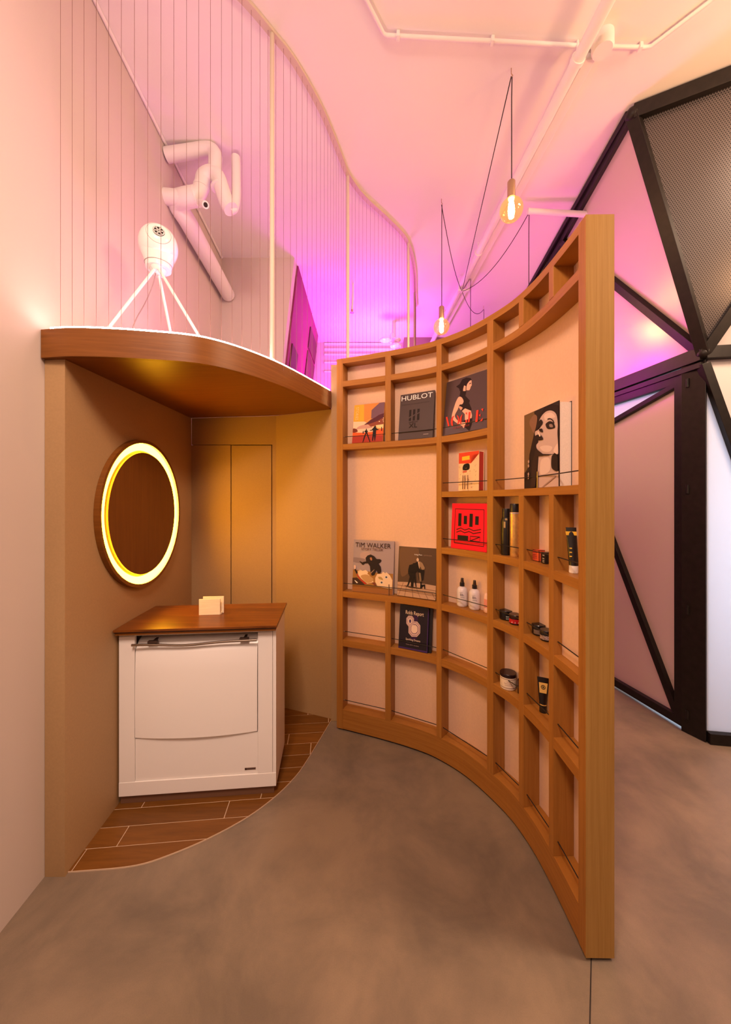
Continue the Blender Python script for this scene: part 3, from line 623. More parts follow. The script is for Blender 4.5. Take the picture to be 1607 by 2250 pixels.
# 7 black magazine with jewelled watch faces, another behind it
k = book('magazine', 'black magazine with cream title and two octagonal watch faces, third shelf', 'magazine', spot(875.5,.016), spot(940,.016), Z6, .262, .007, 7, mat('black_violet_cover', (0.010,0.006,0.014), .3))
VI = (0.055,0.022,0.13); PK = (0.58,0.40,0.38)
k.map = homog([(165,1610),(1215,1900),(1240,290),(210,110)])
poly(k, VI, [(165,1600),(1215,1890),(1218,1830),(168,1555)]); poly(k, VI, [(1205,300),(1240,290),(1215,1890),(1185,1880)]); poly(k, (0.035,0.012,0.06), [(690,500),(850,540),(800,1420),(600,1380)])
def octa(cx, cy, rx, ry, sl=0.10): return [(cx+dx*rx, cy+dy*ry+sl*dx*rx) for dx, dy in ((-.45,-1),(.45,-1),(1,-.5),(1,.5),(.45,1),(-.45,1),(-1,.5),(-1,-.5))]
for cx, cy, rx, ry in ((725,1000,210,270),(570,705,135,185)):
    for f, c in ((1,PK),(.86,(0.28,0.16,0.22)),(.78,(0.66,0.47,0.44)),(.62,(0.10,0.04,0.12)),(.54,(0.74,0.56,0.48))): poly(k, c, octa(cx, cy, rx*f, ry*f))
poly(k, (0.05,0.02,0.12), octa(570,710,34,62))
done(k)
write(k, 'Robb Report', .215, .80, .085, .62, (0.80,0.62,0.48)); write(k, 'Sparkling Dreams', .255, .215, .045, .50, (0.82,0.62,0.50)); write(k, 'DIAMONDS ARE FOREVER', .30, .165, .016, .33, (0.45,0.32,0.3)); write(k, 'THE GIFT GUIDE', .27, .11, .016, .44, (0.45,0.32,0.3))
done_k = k
kb = book('magazine', 'second dark magazine with pale page edges, behind the black watch magazine', 'magazine', spot(884,.028), spot(948,.028), Z6, .258, .009, 7, mat('dark_plain_cover', (0.012,0.009,0.012), .35))
# 8 thick small art book
k = book('art_book', 'thick small book with red edges and an abstract scribbled cream cover', 'book', spot(1008,.020), spot(1052,.020), Z3, .212, .046, 1, mat('cream_art_cover', (0.80,0.52,0.30), .4), pages=mat('red_edge', (0.55,0.035,0.02), .5))
poly(k, (0.68,0.06,0.02), [(0,.72),(.62,.70),(.62,.90),(1,.92),(1,1),(0,1)]); poly(k, (0.85,0.52,0.03), [(.17,.79),(.55,.80),(.55,.90),(.17,.89)]); poly(k, BLK, [(.22,.55),(.5,.54),(.56,.62),(.5,.70),(.26,.68)], True); poly(k, (0.6,0.14,0.08), [(.22,.47),(.42,.48),(.42,.53),(.22,.52)])
rr = random.Random(3)
for i in range(60):
    x = rr.uniform(.05,.92); y = rr.uniform(.04,.66) if x < .6 else rr.uniform(.04,.88); dx = rr.uniform(.02,.07); line(k, (0.18,0.08,0.05) if i % 4 else (0.5,0.2,0.05), [(x,y),(x+dx*rr.choice((1,.2)),y+rr.uniform(-.03,.03))], .009)
for x in (.30,.40,.55): line(k, (0.10,0.03,0.03), [(x,.04),(x+.01,.40)], .035)
done(k)
# 9 red book with a plain black line pattern
k = book('art_book', 'bright red book with a plain black line pattern inside a square outline', 'book', spot(990.5,.022), spot(1070,.022), Z4, .252, .012, 3, mat('bright_red_cover', (0.80,0.0015,0.030), .5, spec=0.2))
line(k, BLK, [(.10,.12),(.92,.11),(.90,.87),(.10,.88)], .018, closed=True)
for i, x in enumerate((.20,.36,.52,.68)): poly(k, BLK, [(x,.50+.05*(i%2)),(x+.09,.50+.05*(i%2)),(x+.09,.78-.05*(i%2)),(x,.78-.05*(i%2))])
for y in (.42,.36): line(k, BLK, [(.16,y),(.28,y+.04),(.40,y),(.52,y+.04),(.64,y),(.84,y+.04)], .016)
poly(k, BLK, [(.20,.20),(.50,.20),(.50,.30),(.20,.30)]); line(k, BLK, [(.56,.20),(.82,.20),(.82,.30),(.56,.30)], .014, closed=True); line(k, BLK, [(.56,.20),(.82,.30)], .014)
done(k)

# ------------------------------------------------------------------ hair products
def lathing(root, name, prof, c, m, n=28, axis=None): return build(name, MB().lathe(prof, c, n, axis=axis), m, root, smooth=35)
def facing(c): d = Vector((-c[0],-c[1],0)).normalized(); return d, Vector((-d.y,d.x,0))        # towards the eye of someone standing in front
def wraplabel(root, name, c, r, z0, z1, a0, a1, m, n=10):
    d, x = facing(c); base = math.atan2(d.y, d.x); mb = MB(); vs = []
    for i in range(n+1):
        a = base+a0+(a1-a0)*i/n
        for z in (z0, z1): vs.append((c[0]+(r+.0006)*math.cos(a), c[1]+(r+.0006)*math.sin(a), z))
    mb.add(vs, [(2*i,2*i+2,2*i+3,2*i+1) for i in range(n)]); return build(name, mb, m, root, smooth=60)
def can_item(label, x, y, z, r, h, body, hc, neck=False):
    root = thing('spray_can', label, 'spray can', (x,y,z)); hb = h-hc; z += .0006
    lathing(root, 'body', [(r*.94,0),(r,.004),(r,hb-.02 if neck else hb-.003),(r*.78 if neck else r*.97,hb)], (x,y,z), body)
    rc = r*.72 if neck else r*.98
    lathing(root, 'cap', [(rc,hb+.0003),(rc,h-.004),(rc*.93,h)], (x,y,z), black_plastic)
    return root
gold_m = mat('gold_can', (0.80,0.46,0.14), .3, .6, noise=.15, nscale=60); satin_black = mat('satin_black_can', (0.014,0.011,0.010), .32)
r1 = can_item('black aerosol can with narrow black cap, left of the gold can', .695, 1.800, Z4, .0245, .228, satin_black, .045, True)
wraplabel(r1, 'print', (.695,1.80), .0245, Z4+.135, Z4+.165, -.45, -.1, mat('gold_print', (0.45,0.30,0.12), .4)); wraplabel(r1, 'print', (.695,1.80), .0245, Z4+.172, Z4+.180, -.2, .25, MATS['gold_print'])
r2 = can_item('gold aerosol can with wide black cap, beside the black can', .716, 1.745, Z4, .0225, .252, gold_m, .040)
wraplabel(r2, 'collar', (.716,1.745), .0225, Z4+.205, Z4+.211, -1.5, 1.5, mat('pale_collar', (0.6,0.5,0.55), .3, .5))
# boxes
def product_box(name, label, c, e1, s1, s2, h, m, edge, cat='box'):
    e1 = Vector(e1).normalized(); e2 = Vector((e1.y,-e1.x)); root = thing(name, label, cat, (c[0],c[1],Z4)); z = Z4+.0006
    q = [Vector(c), Vector(c)+e2*s2, Vector(c)+e2*s2+e1*s1, Vector(c)+e1*s1]
    build('carton', MB().prism([tuple(p) for p in q], z, z+h), m, root)
    mb = MB(); t = .0018
    for i in range(4):
        a, b = q[i], q[(i+1)%4]; mb.beam((a.x,a.y,z+h),(b.x,b.y,z+h),t,t,(0,0,1)); mb.beam((a.x,a.y,z+t/2),(b.x,b.y,z+t/2),t,t,(0,0,1)); mb.beam((a.x,a.y,z),(a.x,a.y,z+h),t,t,(1,0,0))
    build('edge_print', mb, edge, root); return root, q, z
bx, q, z = product_box('carton_box', 'small coral red carton with dark edges on the fourth shelf', (.757,1.588), (-.25,.97), .050, .040, .049, mat('coral_card', (0.72,0.10,0.035), .5), black_plastic)
ex = (q[0]-q[3]).normalized(); o = q[3]+ex*.010; nn = Vector((ex.y,-ex.x))*.0008
for dz in (.036,.026,.019,.012): build('print', MB().add([(o.x+nn.x,o.y+nn.y,z+dz),(o.x+ex.x*.03+nn.x,o.y+ex.y*.03+nn.y,z+dz),(o.x+ex.x*.03+nn.x,o.y+ex.y*.03+nn.y,z+dz+.003),(o.x+nn.x,o.y+nn.y,z+dz+.003)], [(0,1,2,3)]), mat('dark_red_print', (0.35,0.03,0.02), .5), bx)
bk, q, z = product_box('carton_box', 'small black carton half hidden by a shelf upright, beside the coral carton', (.757,1.530), (-.1,1.0), .030, .035, .046, black_plastic, black_rod)
for dz in (.034,.02,.012,.006): build('print', MB().box((.7525,1.533,z+dz),(.7535,1.548,z+dz+.003)), ink((0.55,0.5,0.45)), bk)
# standing tubes
def tube_item(label, c, z, h, rb, wt, m, capm, lean=(0,0)):
    root = thing('cream_tube', label, 'tube', (c[0],c[1],z)); z += .0006; hc = .027
    lathing(root, 'cap', [(rb*.96,0),(rb,.003),(rb*.97,hc)], (c[0],c[1],z), capm)
    d, x = facing(c); rings = []
    for i in range(9):
        t = i/8; a = rb*.96+(wt-rb)*t; b = rb*.96*(1-t)+.0012*t; cc = Vector((c[0]+lean[0]*t,c[1]+lean[1]*t,z+hc+.0003+(h-hc)*t))
        rings.append([cc+x*a*math.cos(q*2*math.pi/20)+d*b*math.sin(q*2*math.pi/20) for q in range(20)])
    build('body', MB().strip(rings), m, root, smooth=50); return root, d, x
tu, d, x = tube_item('black standing tube with white cap and yellow band, behind the end upright', (.770,1.345), Z4, .166, .0165, .018, satin_black, white_gloss, (-.004,.012))
c = Vector((.767,1.3555,Z4+.138)); c2 = Vector((.766,1.3568,Z4+.152))
build('band', MB().add([c-x*.0175+d*.0045,c+x*.0175+d*.0045,c2+x*.018+d*.0035,c2-x*.018+d*.0035,c-x*.0175-d*.0045,c+x*.0175-d*.0045,c2+x*.018-d*.0035,c2-x*.018-d*.0035], [(0,1,2,3),(4,5,6,7),(0,3,7,4),(1,2,6,5)]), mat('yellow_band', (0.75,0.42,0.02), .5), tu)
for dz in (.06,.075,.09): 
    cc = Vector((.768,1.349,Z4+dz)); build('print', MB().add([cc-x*.010+d*.0185,cc-x*.002+d*.0185,cc-x*.002+d*.0178+Vector((0,0,.004)),cc-x*.010+d*.0178+Vector((0,0,.004))], [(0,1,2,3)]), MATS['yellow_band'], tu)
tu2, d, x = tube_item('dark standing tube with a gold crest label on the fifth shelf', (.764,1.565), Z6, .147, .0155, .024, mat('deep_brown_tube', (0.010,0.007,0.008), .3), satin_black)
cc = Vector((.764,1.565,Z6)); gl = mat('gold_label', (0.72,0.45,0.12), .4)
lab = [(-.014,.085,.0090),(.013,.085,.0090),(.0175,.127,.0042),(-.0165,.127,.0042)]
lb = build('label', MB().add([cc+x*a+d*(c_+.0012)+Vector((0,0,b)) for a, b, c_ in lab], [(0,1,2,3)]), gl, tu2)
mb = MB(); cx = cc+d*.0082+Vector((0,0,.110))
mb.tube([cx+x*.008*math.cos(i*math.pi/4)+Vector((0,0,.008*math.sin(i*math.pi/4)))+d*(.0008-.0009*math.sin(i*math.pi/4)) for i in range(8)], .0011, 6, closed=True)
mb.tube([cx-x*.004+d*.001,cx+x*.004+d*.001], .0011, 6); mb.tube([cx-Vector((0,0,.004))+d*.0015,cx+Vector((0,0,.004))+d*.0005], .0011, 6)
build('crest', mb, black_plastic, lb)
wraplabel(tu2, 'band', (.764,1.565), .0146, Z6+.033, Z6+.037, -1, 1, gl)
# spray bottles
frost_b = mat('frosted_white_plastic', (0.70,0.62,0.64), .35)
def spray_bottle(label, c, z):
    root = thing('spray_bottle', label, 'bottle', (c[0],c[1],z)); z += .0006; r = .0300
    lathing(root, 'body', [(r*.86,0),(r*.97,.004),(r,.012),(r,.082),(r*.93,.094),(r*.72,.104),(r*.45,.109),(r*.40,.111)], (c[0],c[1],z), frost_b)
    lathing(root, 'collar', [(.0132,.1113),(.0132,.130),(.0115,.132)], (c[0],c[1],z), black_plastic)
    lathing(root, 'spray_head', [(.0098,.1322),(.0082,.146),(.0074,.155),(.0060,.157)], (c[0],c[1],z), mat('dark_brown_plastic', (0.035,0.015,0.010), .35))
    dk = ink((0.06,0.02,0.04)); d, x = facing(c); 
    o = Vector((c[0],c[1],z))+d*(r+.0002)-x*.0105
    text('Bb.', root, 'lettering', o+Vector((0,0,.062)), x, Vector((0,0,1)), dk, .013)
    text('thickening', root, 'lettering', o+Vector((0,0,.052)), x, Vector((0,0,1)), dk, .006, .022)
    wraplabel(root, 'label_line', c, r, z+.080, z+.081, -.5, .1, dk)
spray_bottle('white spray bottle with black pump top, left one of the two', (.545,2.052), Z5)
spray_bottle('white spray bottle with black pump top, right one of the two', (.597,1.992), Z5)
r3 = thing('lotion_bottle', 'pale pink bottle half hidden behind an upright, right of the spray bottles', 'bottle', (.655,1.925,Z5))
pinkp = mat('pink_plastic', (0.85,0.55,0.45), .4)
lathing(r3, 'body', [(.024,0),(.028,.005),(.028,.085),(.024,.097),(.014,.103)], (.655,1.925,Z5+.0006), pinkp); wraplabel(r3, 'label', (.655,1.925), .028, Z5+.03, Z5+.075, -1.2, 1.2, mat('rose_label', (0.80,0.30,0.24), .5))
lathing(r3, 'cap', [(.013,.1033),(.013,.118),(.011,.12)], (.655,1.925,Z5+.0006), pinkp)
# jars
def jar(label, c, z, r, h, body, lid, lab=None, lidh=.016):
    root = thing('jar', label, 'jar', (c[0],c[1],z)); z += .0006
    lathing(root, 'body', [(r*.9,0),(r*.98,.003),(r,.007),(r,h-lidh-.001)], (c[0],c[1],z), body)
    lathing(root, 'lid', [(r*1.02,h-lidh),(r*1.02,h-.002),(r*.97,h)], (c[0],c[1],z), lid); 
    if lab: wraplabel(root, 'label', c, r, z+h*.16, z+(h-lidh)*.93, lab[0], lab[1], lab[2])
    return root
black_jar = mat('black_jar', (0.010,0.009,0.010), .25)
j1 = jar('black jar with pale green print, left of the red jar', (.703,1.822), Z5, .0305, .046, black_jar, black_jar)
wraplabel(j1, 'print', (.703,1.822), .0305, Z5+.018, Z5+.0225, .0, .5, ink((0.42,0.45,0.40))); wraplabel(j1, 'print', (.703,1.822), .0305, Z5+.006, Z5+.014, .0, .5, ink((0.22,0.25,0.22)))
j2 = jar('black-lidded jar with a red label, right of the black jar', (.722,1.752), Z5, .0290, .046, black_jar, mat('wine_lid', (0.03,0.008,0.008), .3), (-1.3,1.3,mat('red_label', (0.50,0.012,0.018), .4)), .017)
for a in (-.6,-.1,.4): wraplabel(j2, 'print', (.722,1.752), .0296, Z5+.010, Z5+.016, a, a+.12, ink((0.75,0.5,0.5)))
j3 = jar('large flat black jar with grey label on the sixth column', (.768,1.612), Z5, .0285, .046, black_jar, black_jar, (-.8,.8,mat('grey_label', (0.16,0.11,0.09), .4)), .018)
j4 = jar('black jar with white patterned label half hidden by an upright', (.770,1.545), Z5, .0275, .044, black_jar, black_jar, (-1.2,1.2,mat('speckled_label', (0.35,0.26,0.25), .5, noise=.9, nscale=260)), .018)
jc = (.694,1.770); creamj = mat('cream_jar', (0.80,0.66,0.52), .35)
j5 = jar('cream jar with wide dark lid and thin brown lines on the fifth shelf', jc, Z6, .0375, .076, creamj, mat('dark_wine_lid', (0.018,0.007,0.009), .25), None, .016)
for zz in (.012,.053): wraplabel(j5, 'line', jc, .0375, Z6+zz, Z6+zz+.0018, -1.6, 1.6, ink((0.10,0.025,0.02)), 18)
for zz, a0, a1 in ((.043,-.2,.6),(.034,-.5,.5),(.026,-.4,.7)): wraplabel(j5, 'print', jc, .0375, Z6+zz, Z6+zz+.0015, a0, a1, ink((0.35,0.2,0.14)))
r4 = thing('serum_bottle', 'dark slim bottle with a gold top half hidden beside the cream jar', 'bottle', (.735,1.716,Z6))
lathing(r4, 'body', [(.015,0),(.017,.003),(.017,.062),(.013,.068)], (.735,1.716,Z6+.0006), mat('dark_wine_glass', (0.02,0.005,0.008), .2)); lathing(r4, 'cap', [(.0125,.0683),(.0125,.100),(.011,.102)], (.735,1.716,Z6+.0006), mat('gold_cap', (0.75,0.48,0.12), .35, .5))

# ------------------------------------------------------------------ counter cabinet
CO = Vector((-1.216,1.788)); ct = Vector((.9958,.0917)); cn = Vector((-ct.y,ct.x))
def C3(x, y, z): q = CO+ct*x+cn*y; return Vector((q.x,q.y,z))
def cbox(x0,x1,y0,y1,z0,z1,mb=None):
    mb = mb or MB(); return mb.hexa([C3(x0,y0,z0),C3(x1,y0,z0),C3(x1,y1,z0),C3(x0,y1,z0),C3(x0,y0,z1),C3(x1,y0,z1),C3(x1,y1,z1),C3(x0,y1,z1)])
cab = thing('white_cabinet', 'white cabinet with a steel bar and brown wooden worktop in the niche', 'cabinet', C3(.38,.16,.006))
W0, DP = .763, .335
build('plinth', cbox(.006,W0-.012,.012,DP,.0062,.05), kick_m, cab)
build('base_rail', cbox(.004,W0,-.002,.018,.05,.118), white_lac, cab, bevel=.0012)
build('stile', cbox(.004,.0775,0,.018,.1185,.836), white_lac, cab, bevel=.0012); build('stile', cbox(.672,.745,0,.018,.1185,.836), white_lac, cab, bevel=.0012)
build('side_panel', cbox(.7465,W0,0,DP,.1185,.852), white_lac, cab, bevel=.0012); build('side_panel', cbox(.004,.016,.019,DP,.1185,.836), white_lac, cab)
build('side_panel', cbox(.7465,W0,.0185,DP,.05,.118), white_lac, cab)
build('top_rail', cbox(.004,.745,0,.018,.8375,.852), white_lac, cab, bevel=.001); build('back_panel', cbox(.017,.745,DP-.012,DP,.05,.85), white_lac, cab)
lp = build('lower_panel', cbox(.0785,.671,.004,.018,.119,.328), white_lac, cab, bevel=.0012)
build('inner_shelf', cbox(.017,.745,.02,.30,.30,.312), white_lac, cab)
# bowed flap whose upper edge rolls back
n1 = 18; rings = []
for i in range(n1+1):
    f = i/n1; x = .081+f*(.669-.081); bow = -.010*(1-(2*f-1)**2); sag = -.010*(1-(2*f-1)**2)
    pr = [(-.002+bow,.336+sag),(-.004+bow,.50),(-.002+bow,.66),(.002+bow,.752),(.008+bow,.772),(.030,.800),(.060,.816),(.075,.815),(.060,.800),(.020+bow*.5,.755),(.012+bow,.70),(.010+bow,.50),(.012+bow,.338+sag)]
    rings.append([C3(x,y,z) for y, z in pr])
build('flap', MB().strip(rings), white_gloss, cab, smooth=35)
bp = [C3(.074+f*.596, -.020+.0*f, .800+.004*f-.011*math.exp(-((f-.42)/.22)**2)) for f in np.linspace(0,1,24)]
bar = build('towel_bar', MB().tube(bp, .0062, 12), steel, cab, smooth=40)
for x in (.165,.605): build('bar_bracket', cbox(x-.022,x+.022,-.012,.006,.801,.812, cbox(x-.006,x+.006,.0,.05,.803,.810)), mat('dark_bracket', (0.10,0.06,0.045), .4, .6), bar)
pl = build('nameplate', cbox(.606,.661,.0025,.0038,.138,.149), mat('dark_nameplate', (0.30,0.20,0.16), .4), cab)
mb = cbox(.6075,.617,.0015,.0024,.139,.148)
for i in range(7): cbox(.619+.0058*i,.619+.0058*i+.0042,.0015,.0024,.1405,.147,mb)
build('plate_print', mb, ink((0.05,0.02,0.015)), pl)
build('worktop', cbox(-.0,.772,-.042,.372,.870,.881), worktop_wood, cab, bevel=.001)
build('worktop_core', cbox(.001,.769,-.039,.369,.8665,.8699), black_plastic, cab); build('worktop_edge', cbox(.002,.765,-.032,.36,.8525,.8664), walnut, cab)
# little wooden card holder
cc = px(461, 1352, 1.984); ch = thing('card_holder', 'two small pale wooden blocks of a card holder on the brown worktop', 'card holder', (cc.x,cc.y,.881))
def hb(x0,x1,y0,y1,z0,z1): 
    q = lambda x,y: Vector((cc.x,cc.y))+ct*x+cn*y
    p = [q(x0,y0),q(x1,y0),q(x1,y1),q(x0,y1)]; return MB().prism([tuple(a) for a in p], z0, z1)
build('front_block', hb(-.057,.055,0,.008,.8816,.968), pale_wood, ch, bevel=.001); build('back_block', hb(-.046,.066,.030,.038,.8816,.974), pale_wood, ch, bevel=.001); build('foot', hb(-.05,.058,.0085,.0295,.8816,.890), pale_wood, ch)

# ------------------------------------------------------------------ round wall lamp
Yl = 2.02; wc = Vector((nl(Yl),Yl,1.435)); wn = Vector((1,.06,0)).normalized()
wlmp = thing('round_wall_lamp', 'round wall lamp, brown wooden disc in a glowing ring on the niche side wall', 'lamp', wc)
def annulus(r0, r1, h0, h1, n=96):
    x = Vector((-wn.y,wn.x,0)); y = Vector((0,0,1)); rings = []
    for i in range(n):
        a = 2*math.pi*i/n; e = x*math.cos(a)+y*math.sin(a); rings.append([wc+e*r0+wn*h0,wc+e*r1+wn*h0,wc+e*r1+wn*h1,wc+e*r0+wn*h1])
    return MB().strip(rings, closed=True)
build('ring_frame', annulus(.385,.402,.0008,.025), walnut, wlmp, smooth=40)
build('ring_lining', annulus(.3835,.3848,.001,.0235), white_lac, wlmp, smooth=40)
build('glow_strip', annulus(.345,.383,.001,.0105), ring_led, wlmp, smooth=40)
build('disc', MB().lathe([(.333,.010),(.333,.021)], wc, 96, axis=wn), walnut_disc, wlmp, smooth=40)
build('spacer', MB().lathe([(.25,.001),(.25,.0098)], wc, 48, axis=wn), dark_gap, wlmp)

# ------------------------------------------------------------------ pendant bulbs and cords
hub = Vector((1.03,3.88,3.74))
def hang(a, b, sag, n=14): return [a.lerp(b, i/n)-Vector((0,0,sag*4*(i/n)*(1-i/n))) for i in range(n+1)]
def pendant(label, u, vh, zsock, group, sag, bulb=True):
    hk = at_z(u, vh, ZC); root = thing('pendant_lamp', label, 'lamp', (hk.x,hk.y,ZC-.03), group)
    build('hook', MB().tube([(hk.x,hk.y,ZC-.0005),(hk.x,hk.y,ZC-.03),(hk.x+.008,hk.y,ZC-.04),(hk.x,hk.y,ZC-.048)], .0025, 8), brass, root)
    top = Vector((hk.x,hk.y,ZC-.045)); sk = Vector((hk.x,hk.y,zsock))
    build('cord', MB().tube(hang(hub, top, sag)+[top+Vector((.004,0,-.004))]+[Vector((hk.x+.002,hk.y,top.z+(sk.z-top.z)*f)) for f in (.2,.6,1)], .0028, 8), black_fabric, root, smooth=60)
    lathing(root, 'socket', [(.021,-.095),(.021,-.006),(.017,0)], (hk.x,hk.y,zsock), brass)
    R_ = .062; cz = zsock-.095-.064; prof = [(.001,cz-R_)]
    for i in range(1,22):
        a = math.pi*i/24; prof.append((R_*math.sin(a), cz-R_*math.cos(a)))
    prof += [(.0175,cz+.061),(.0165,zsock-.0955)]
    g = build('bulb', MB().lathe([(r,h-zsock) for r,h in prof], (hk.x,hk.y,zsock), 32), bulb_m, root, smooth=60)
    build('filament', MB().lathe([(.004,-.050),(.014,-.042),(.018,.0),(.014,.036),(.006,.046)], (hk.x,hk.y,cz), 14), fil_m, g, smooth=50)
    build('bulb_cap', MB().lathe([(.014,-.012),(.0165,-.001)], (hk.x,hk.y,zsock-.0955), 16), mat('bulb_neck', (0.9,0.75,0.5), .3, emit=(1,.7,.35), estr=6), g)
pendant('nearest pendant globe bulb, highest in view, on a straight black cord', 1124, 150, 3.275, None, 0.0)
pendant('smaller looking pendant globe bulb just above the shelf, left of the near bulb', 970.5, 437, 3.045, None, .10)
pendant('pendant cord dropping behind the shelf near its right end, bulb hidden', 1162, 457, 3.0, None, .12)
pendant('pendant cord rising from the pipe and dropping behind the shelf middle, bulb hidden', 1063, 672, 3.0, None, .13)
pendant('short looped pendant cord beside the cord junction on the pipe, bulb hidden', 1034, 601, 3.0, None, .0)

# ------------------------------------------------------------------ ceiling services
pA = Vector((1.352,-3.9,3.80)); pB = Vector((0.96,5.3,3.80))
cp = thing('ceiling_pipe', 'long white round pipe running away along the ceiling', 'pipe', (1.05,3.0,3.76))
build('pipe', MB().tube([pA,pB], .030, 18), white_pipe, cp, smooth=40)
for f in (.05,.25,.45,.63,.79,.92):
    q = pA.lerp(pB,f); build('clamp', MB().tube([q-Vector((0,.012,0)),q+Vector((0,.012,0))], .036, 16, ), white_pipe, cp, smooth=40); build('hanger', MB().tube([q+Vector((0,0,.03)),(q.x,q.y,ZC-.0005)], .006, 8), white_pipe, cp)
tk = thing('cable_trunking', 'flat white trunking on the ceiling beside the long round pipe', 'trunking', (1.14,3.0,3.86))
build('channel', MB().prism([(1.165,1.93),(1.225,1.93),(1.09,5.2),(1.03,5.2)], 3.845, ZC-.0005), white_pipe, tk, bevel=.004)
build('end_box', MB().lathe([(.045,-.075),(.052,-.06),(.052,.0)], (1.225,1.88,ZC-.0005), 20), white_pipe, tk, smooth=40)
cd = thing('ceiling_conduit', 'thin white bent conduit clipped across the ceiling near the camera', 'conduit', (.7,1.87,3.88))
c0, c1, c2, c3 = at_z(808,5,3.882), at_z(843,74,3.882), at_z(1432,101,3.882), at_z(1575,-8,3.882)
cpt = [c0+(c0-c1)*9, at_z(808,5,3.882), at_z(843,74,3.882), at_z(850,78,3.882), at_z(1080,90,3.882), at_z(1280,101,3.882), at_z(1418,104,3.882), c2, c2+(c3-c2)*4]
build('tube', MB().tube(cpt, .0095, 12), white_pipe, cd, smooth=50)
for u, v in ((875,79),(1082,90),(1407,104)):
    q = at_z(u,v,3.882); build('clip', MB().box((q.x-.009,q.y-.014,3.868), (q.x+.009,q.y+.014,ZC-.0005)), white_pipe, cd, bevel=.003)
xp = thing('cross_pipe', 'short white pipe crossing from the trunking to the black booth frame', 'pipe', (1.5,2.9,3.8))
build('pipe', MB().tube([px(1160,464,2.9),px(1290,471,2.9)], .022, 14), white_pipe, xp, smooth=40)
build('bracket', MB().box((.985,3.86,3.735),(1.10,3.90,3.752),).box((.99,3.865,3.752),(1.0,3.895,3.88)).box((1.085,3.865,3.752),(1.095,3.895,3.88)), white_pipe, tk)
# drain pipes on the left wall
dp = thing('drain_pipe', 'white looping drain pipe with a trap high on the left wall', 'pipe', (-1.2,2.45,3.5))
Yd = 2.45
def smoothpts(P, n=8): return [Vector(p) for p in catmull([tuple(p) for p in P], n)]
build('upper_run', MB().tube(smoothpts([px(366,341,Yd),px(420,333,Yd),px(458,328,Yd),px(472,338,Yd),px(473,360,Yd),px(472,385,Yd)]), .044, 18), white_pipe, dp, smooth=50)
build('trap_loop', MB().tube(smoothpts([px(362,432,Yd),px(400,435,Yd),px(430,430,Yd),px(443,410,Yd),px(448,390,Yd),px(463,381,Yd),px(478,388,Yd),px(487,412,Yd),px(497,442,Yd),px(508,460,Yd)]), [.058,.056,.052]+[.048]*70, 18), white_pipe, dp, smooth=50) if False else build('trap_loop', MB().tube(smoothpts([px(362,432,Yd),px(400,435,Yd),px(430,430,Yd),px(443,410,Yd),px(448,390,Yd),px(463,381,Yd),px(478,388,Yd),px(487,412,Yd),px(497,442,Yd),px(508,460,Yd)]), .049, 18), white_pipe, dp, smooth=50)
build('riser', MB().tube(smoothpts([px(505,463,Yd+.02),px(515,455,Yd+.03),px(519,430,Yd+.04),px(519,380,Yd+.05),px(518,345,Yd+.05)]), .030, 16), white_pipe, dp, smooth=50)
st = build('branch', MB().tube([px(440,446,Yd-.03),px(452,450,Yd-.10)], .022, 16), white_pipe, dp, smooth=40)
build('branch_mouth', MB().lathe([(.0135,0),(.0135,.0012)], px(452,450,Yd-.1006), 16, axis=(px(452,450,Yd-.10)-px(440,446,Yd-.03))), dark_gap, st)
for a, b in (((426,409),(459,413)),((472,412),(490,410))): 
    q = px((a[0]+b[0])/2,(a[1]+b[1])/2,Yd); t_ = Vector((0.15,0,1)) if a[0]<450 else Vector((-.3,0,1)); t_.normalize(); build('joint', MB().tube([q-t_*.006,q+t_*.006], .052, 18), white_pipe, dp, smooth=40)
wp = thing('wall_pipe', 'thick white pipe running along the left wall below the ceiling', 'pipe', (-1.33,3.0,3.5))
build('pipe', MB().tube(smoothpts([px(432,431,2.45),px(405,436,2.46),px(388,446,2.50),(wl(2.62)+.078,2.62,3.515),(wl(2.9)+.076,2.9,3.518),(wl(3.56)+.075,3.56,3.52)],6), .062, 20), white_pipe, wp, smooth=40)
lc = thing('corner_conduit', 'thin white conduit along the joint of ceiling and left wall', 'conduit', (-1.35,2.6,3.87))
build('tube', MB().tube([(wl(1.3)+.0098,1.3,3.8895),(wl(3.57)+.0098,3.57,3.8895)], .010, 10), white_pipe, lc, smooth=40)
# sprinkler and lamp cluster beyond the curtain
sk = px(776,640,4.02); s_ = thing('sprinkler', 'small white sprinkler drop hanging from the ceiling behind the strings', 'sprinkler', (sk.x,sk.y,3.6))
build('drop', MB().tube([(sk.x,sk.y,ZC-.0005),(sk.x,sk.y,3.80),(sk.x-.01,sk.y,3.62)], .012, 10), white_pipe, s_, smooth=40); build('nozzle', MB().lathe([(.024,-.004),(.008,.0),(.012,.03)], (sk.x-.01,sk.y,3.588), 14), brass, s_)
lc_ = px(866,745,4.85); cl = thing('ceiling_spotlights', 'cluster of pale round lamp heads below the ceiling in the far room', 'lamp', (lc_.x,lc_.y,3.6))
build('stem', MB().tube([(lc_.x,lc_.y,ZC-.0005),(lc_.x,lc_.y,3.3)], .025, 12), white_pipe, cl, smooth=40)
for u, v, rx, rz in ((847,747,.078,.026),(871,747,.066,.024),(863,739,.036,.055),(870,760,.078,.032)):
    q = px(u,v,4.80); mb = MB(); rings = []
    for i in range(1,12):
        a = math.pi*i/12; rings.append([(q.x+rx*math.sin(a)*math.cos(j*math.pi/8),q.y+rx*math.sin(a)*math.sin(j*math.pi/8),q.z-rz*math.cos(a)) for j in range(16)])
    h_ = build('lamp_head', mb.strip(rings), white_gloss, cl, smooth=60)
    build('arm', MB().tube([(q.x,q.y,q.z),(lc_.x,lc_.y,q.z-.03)], .008, 8), white_pipe, cl)

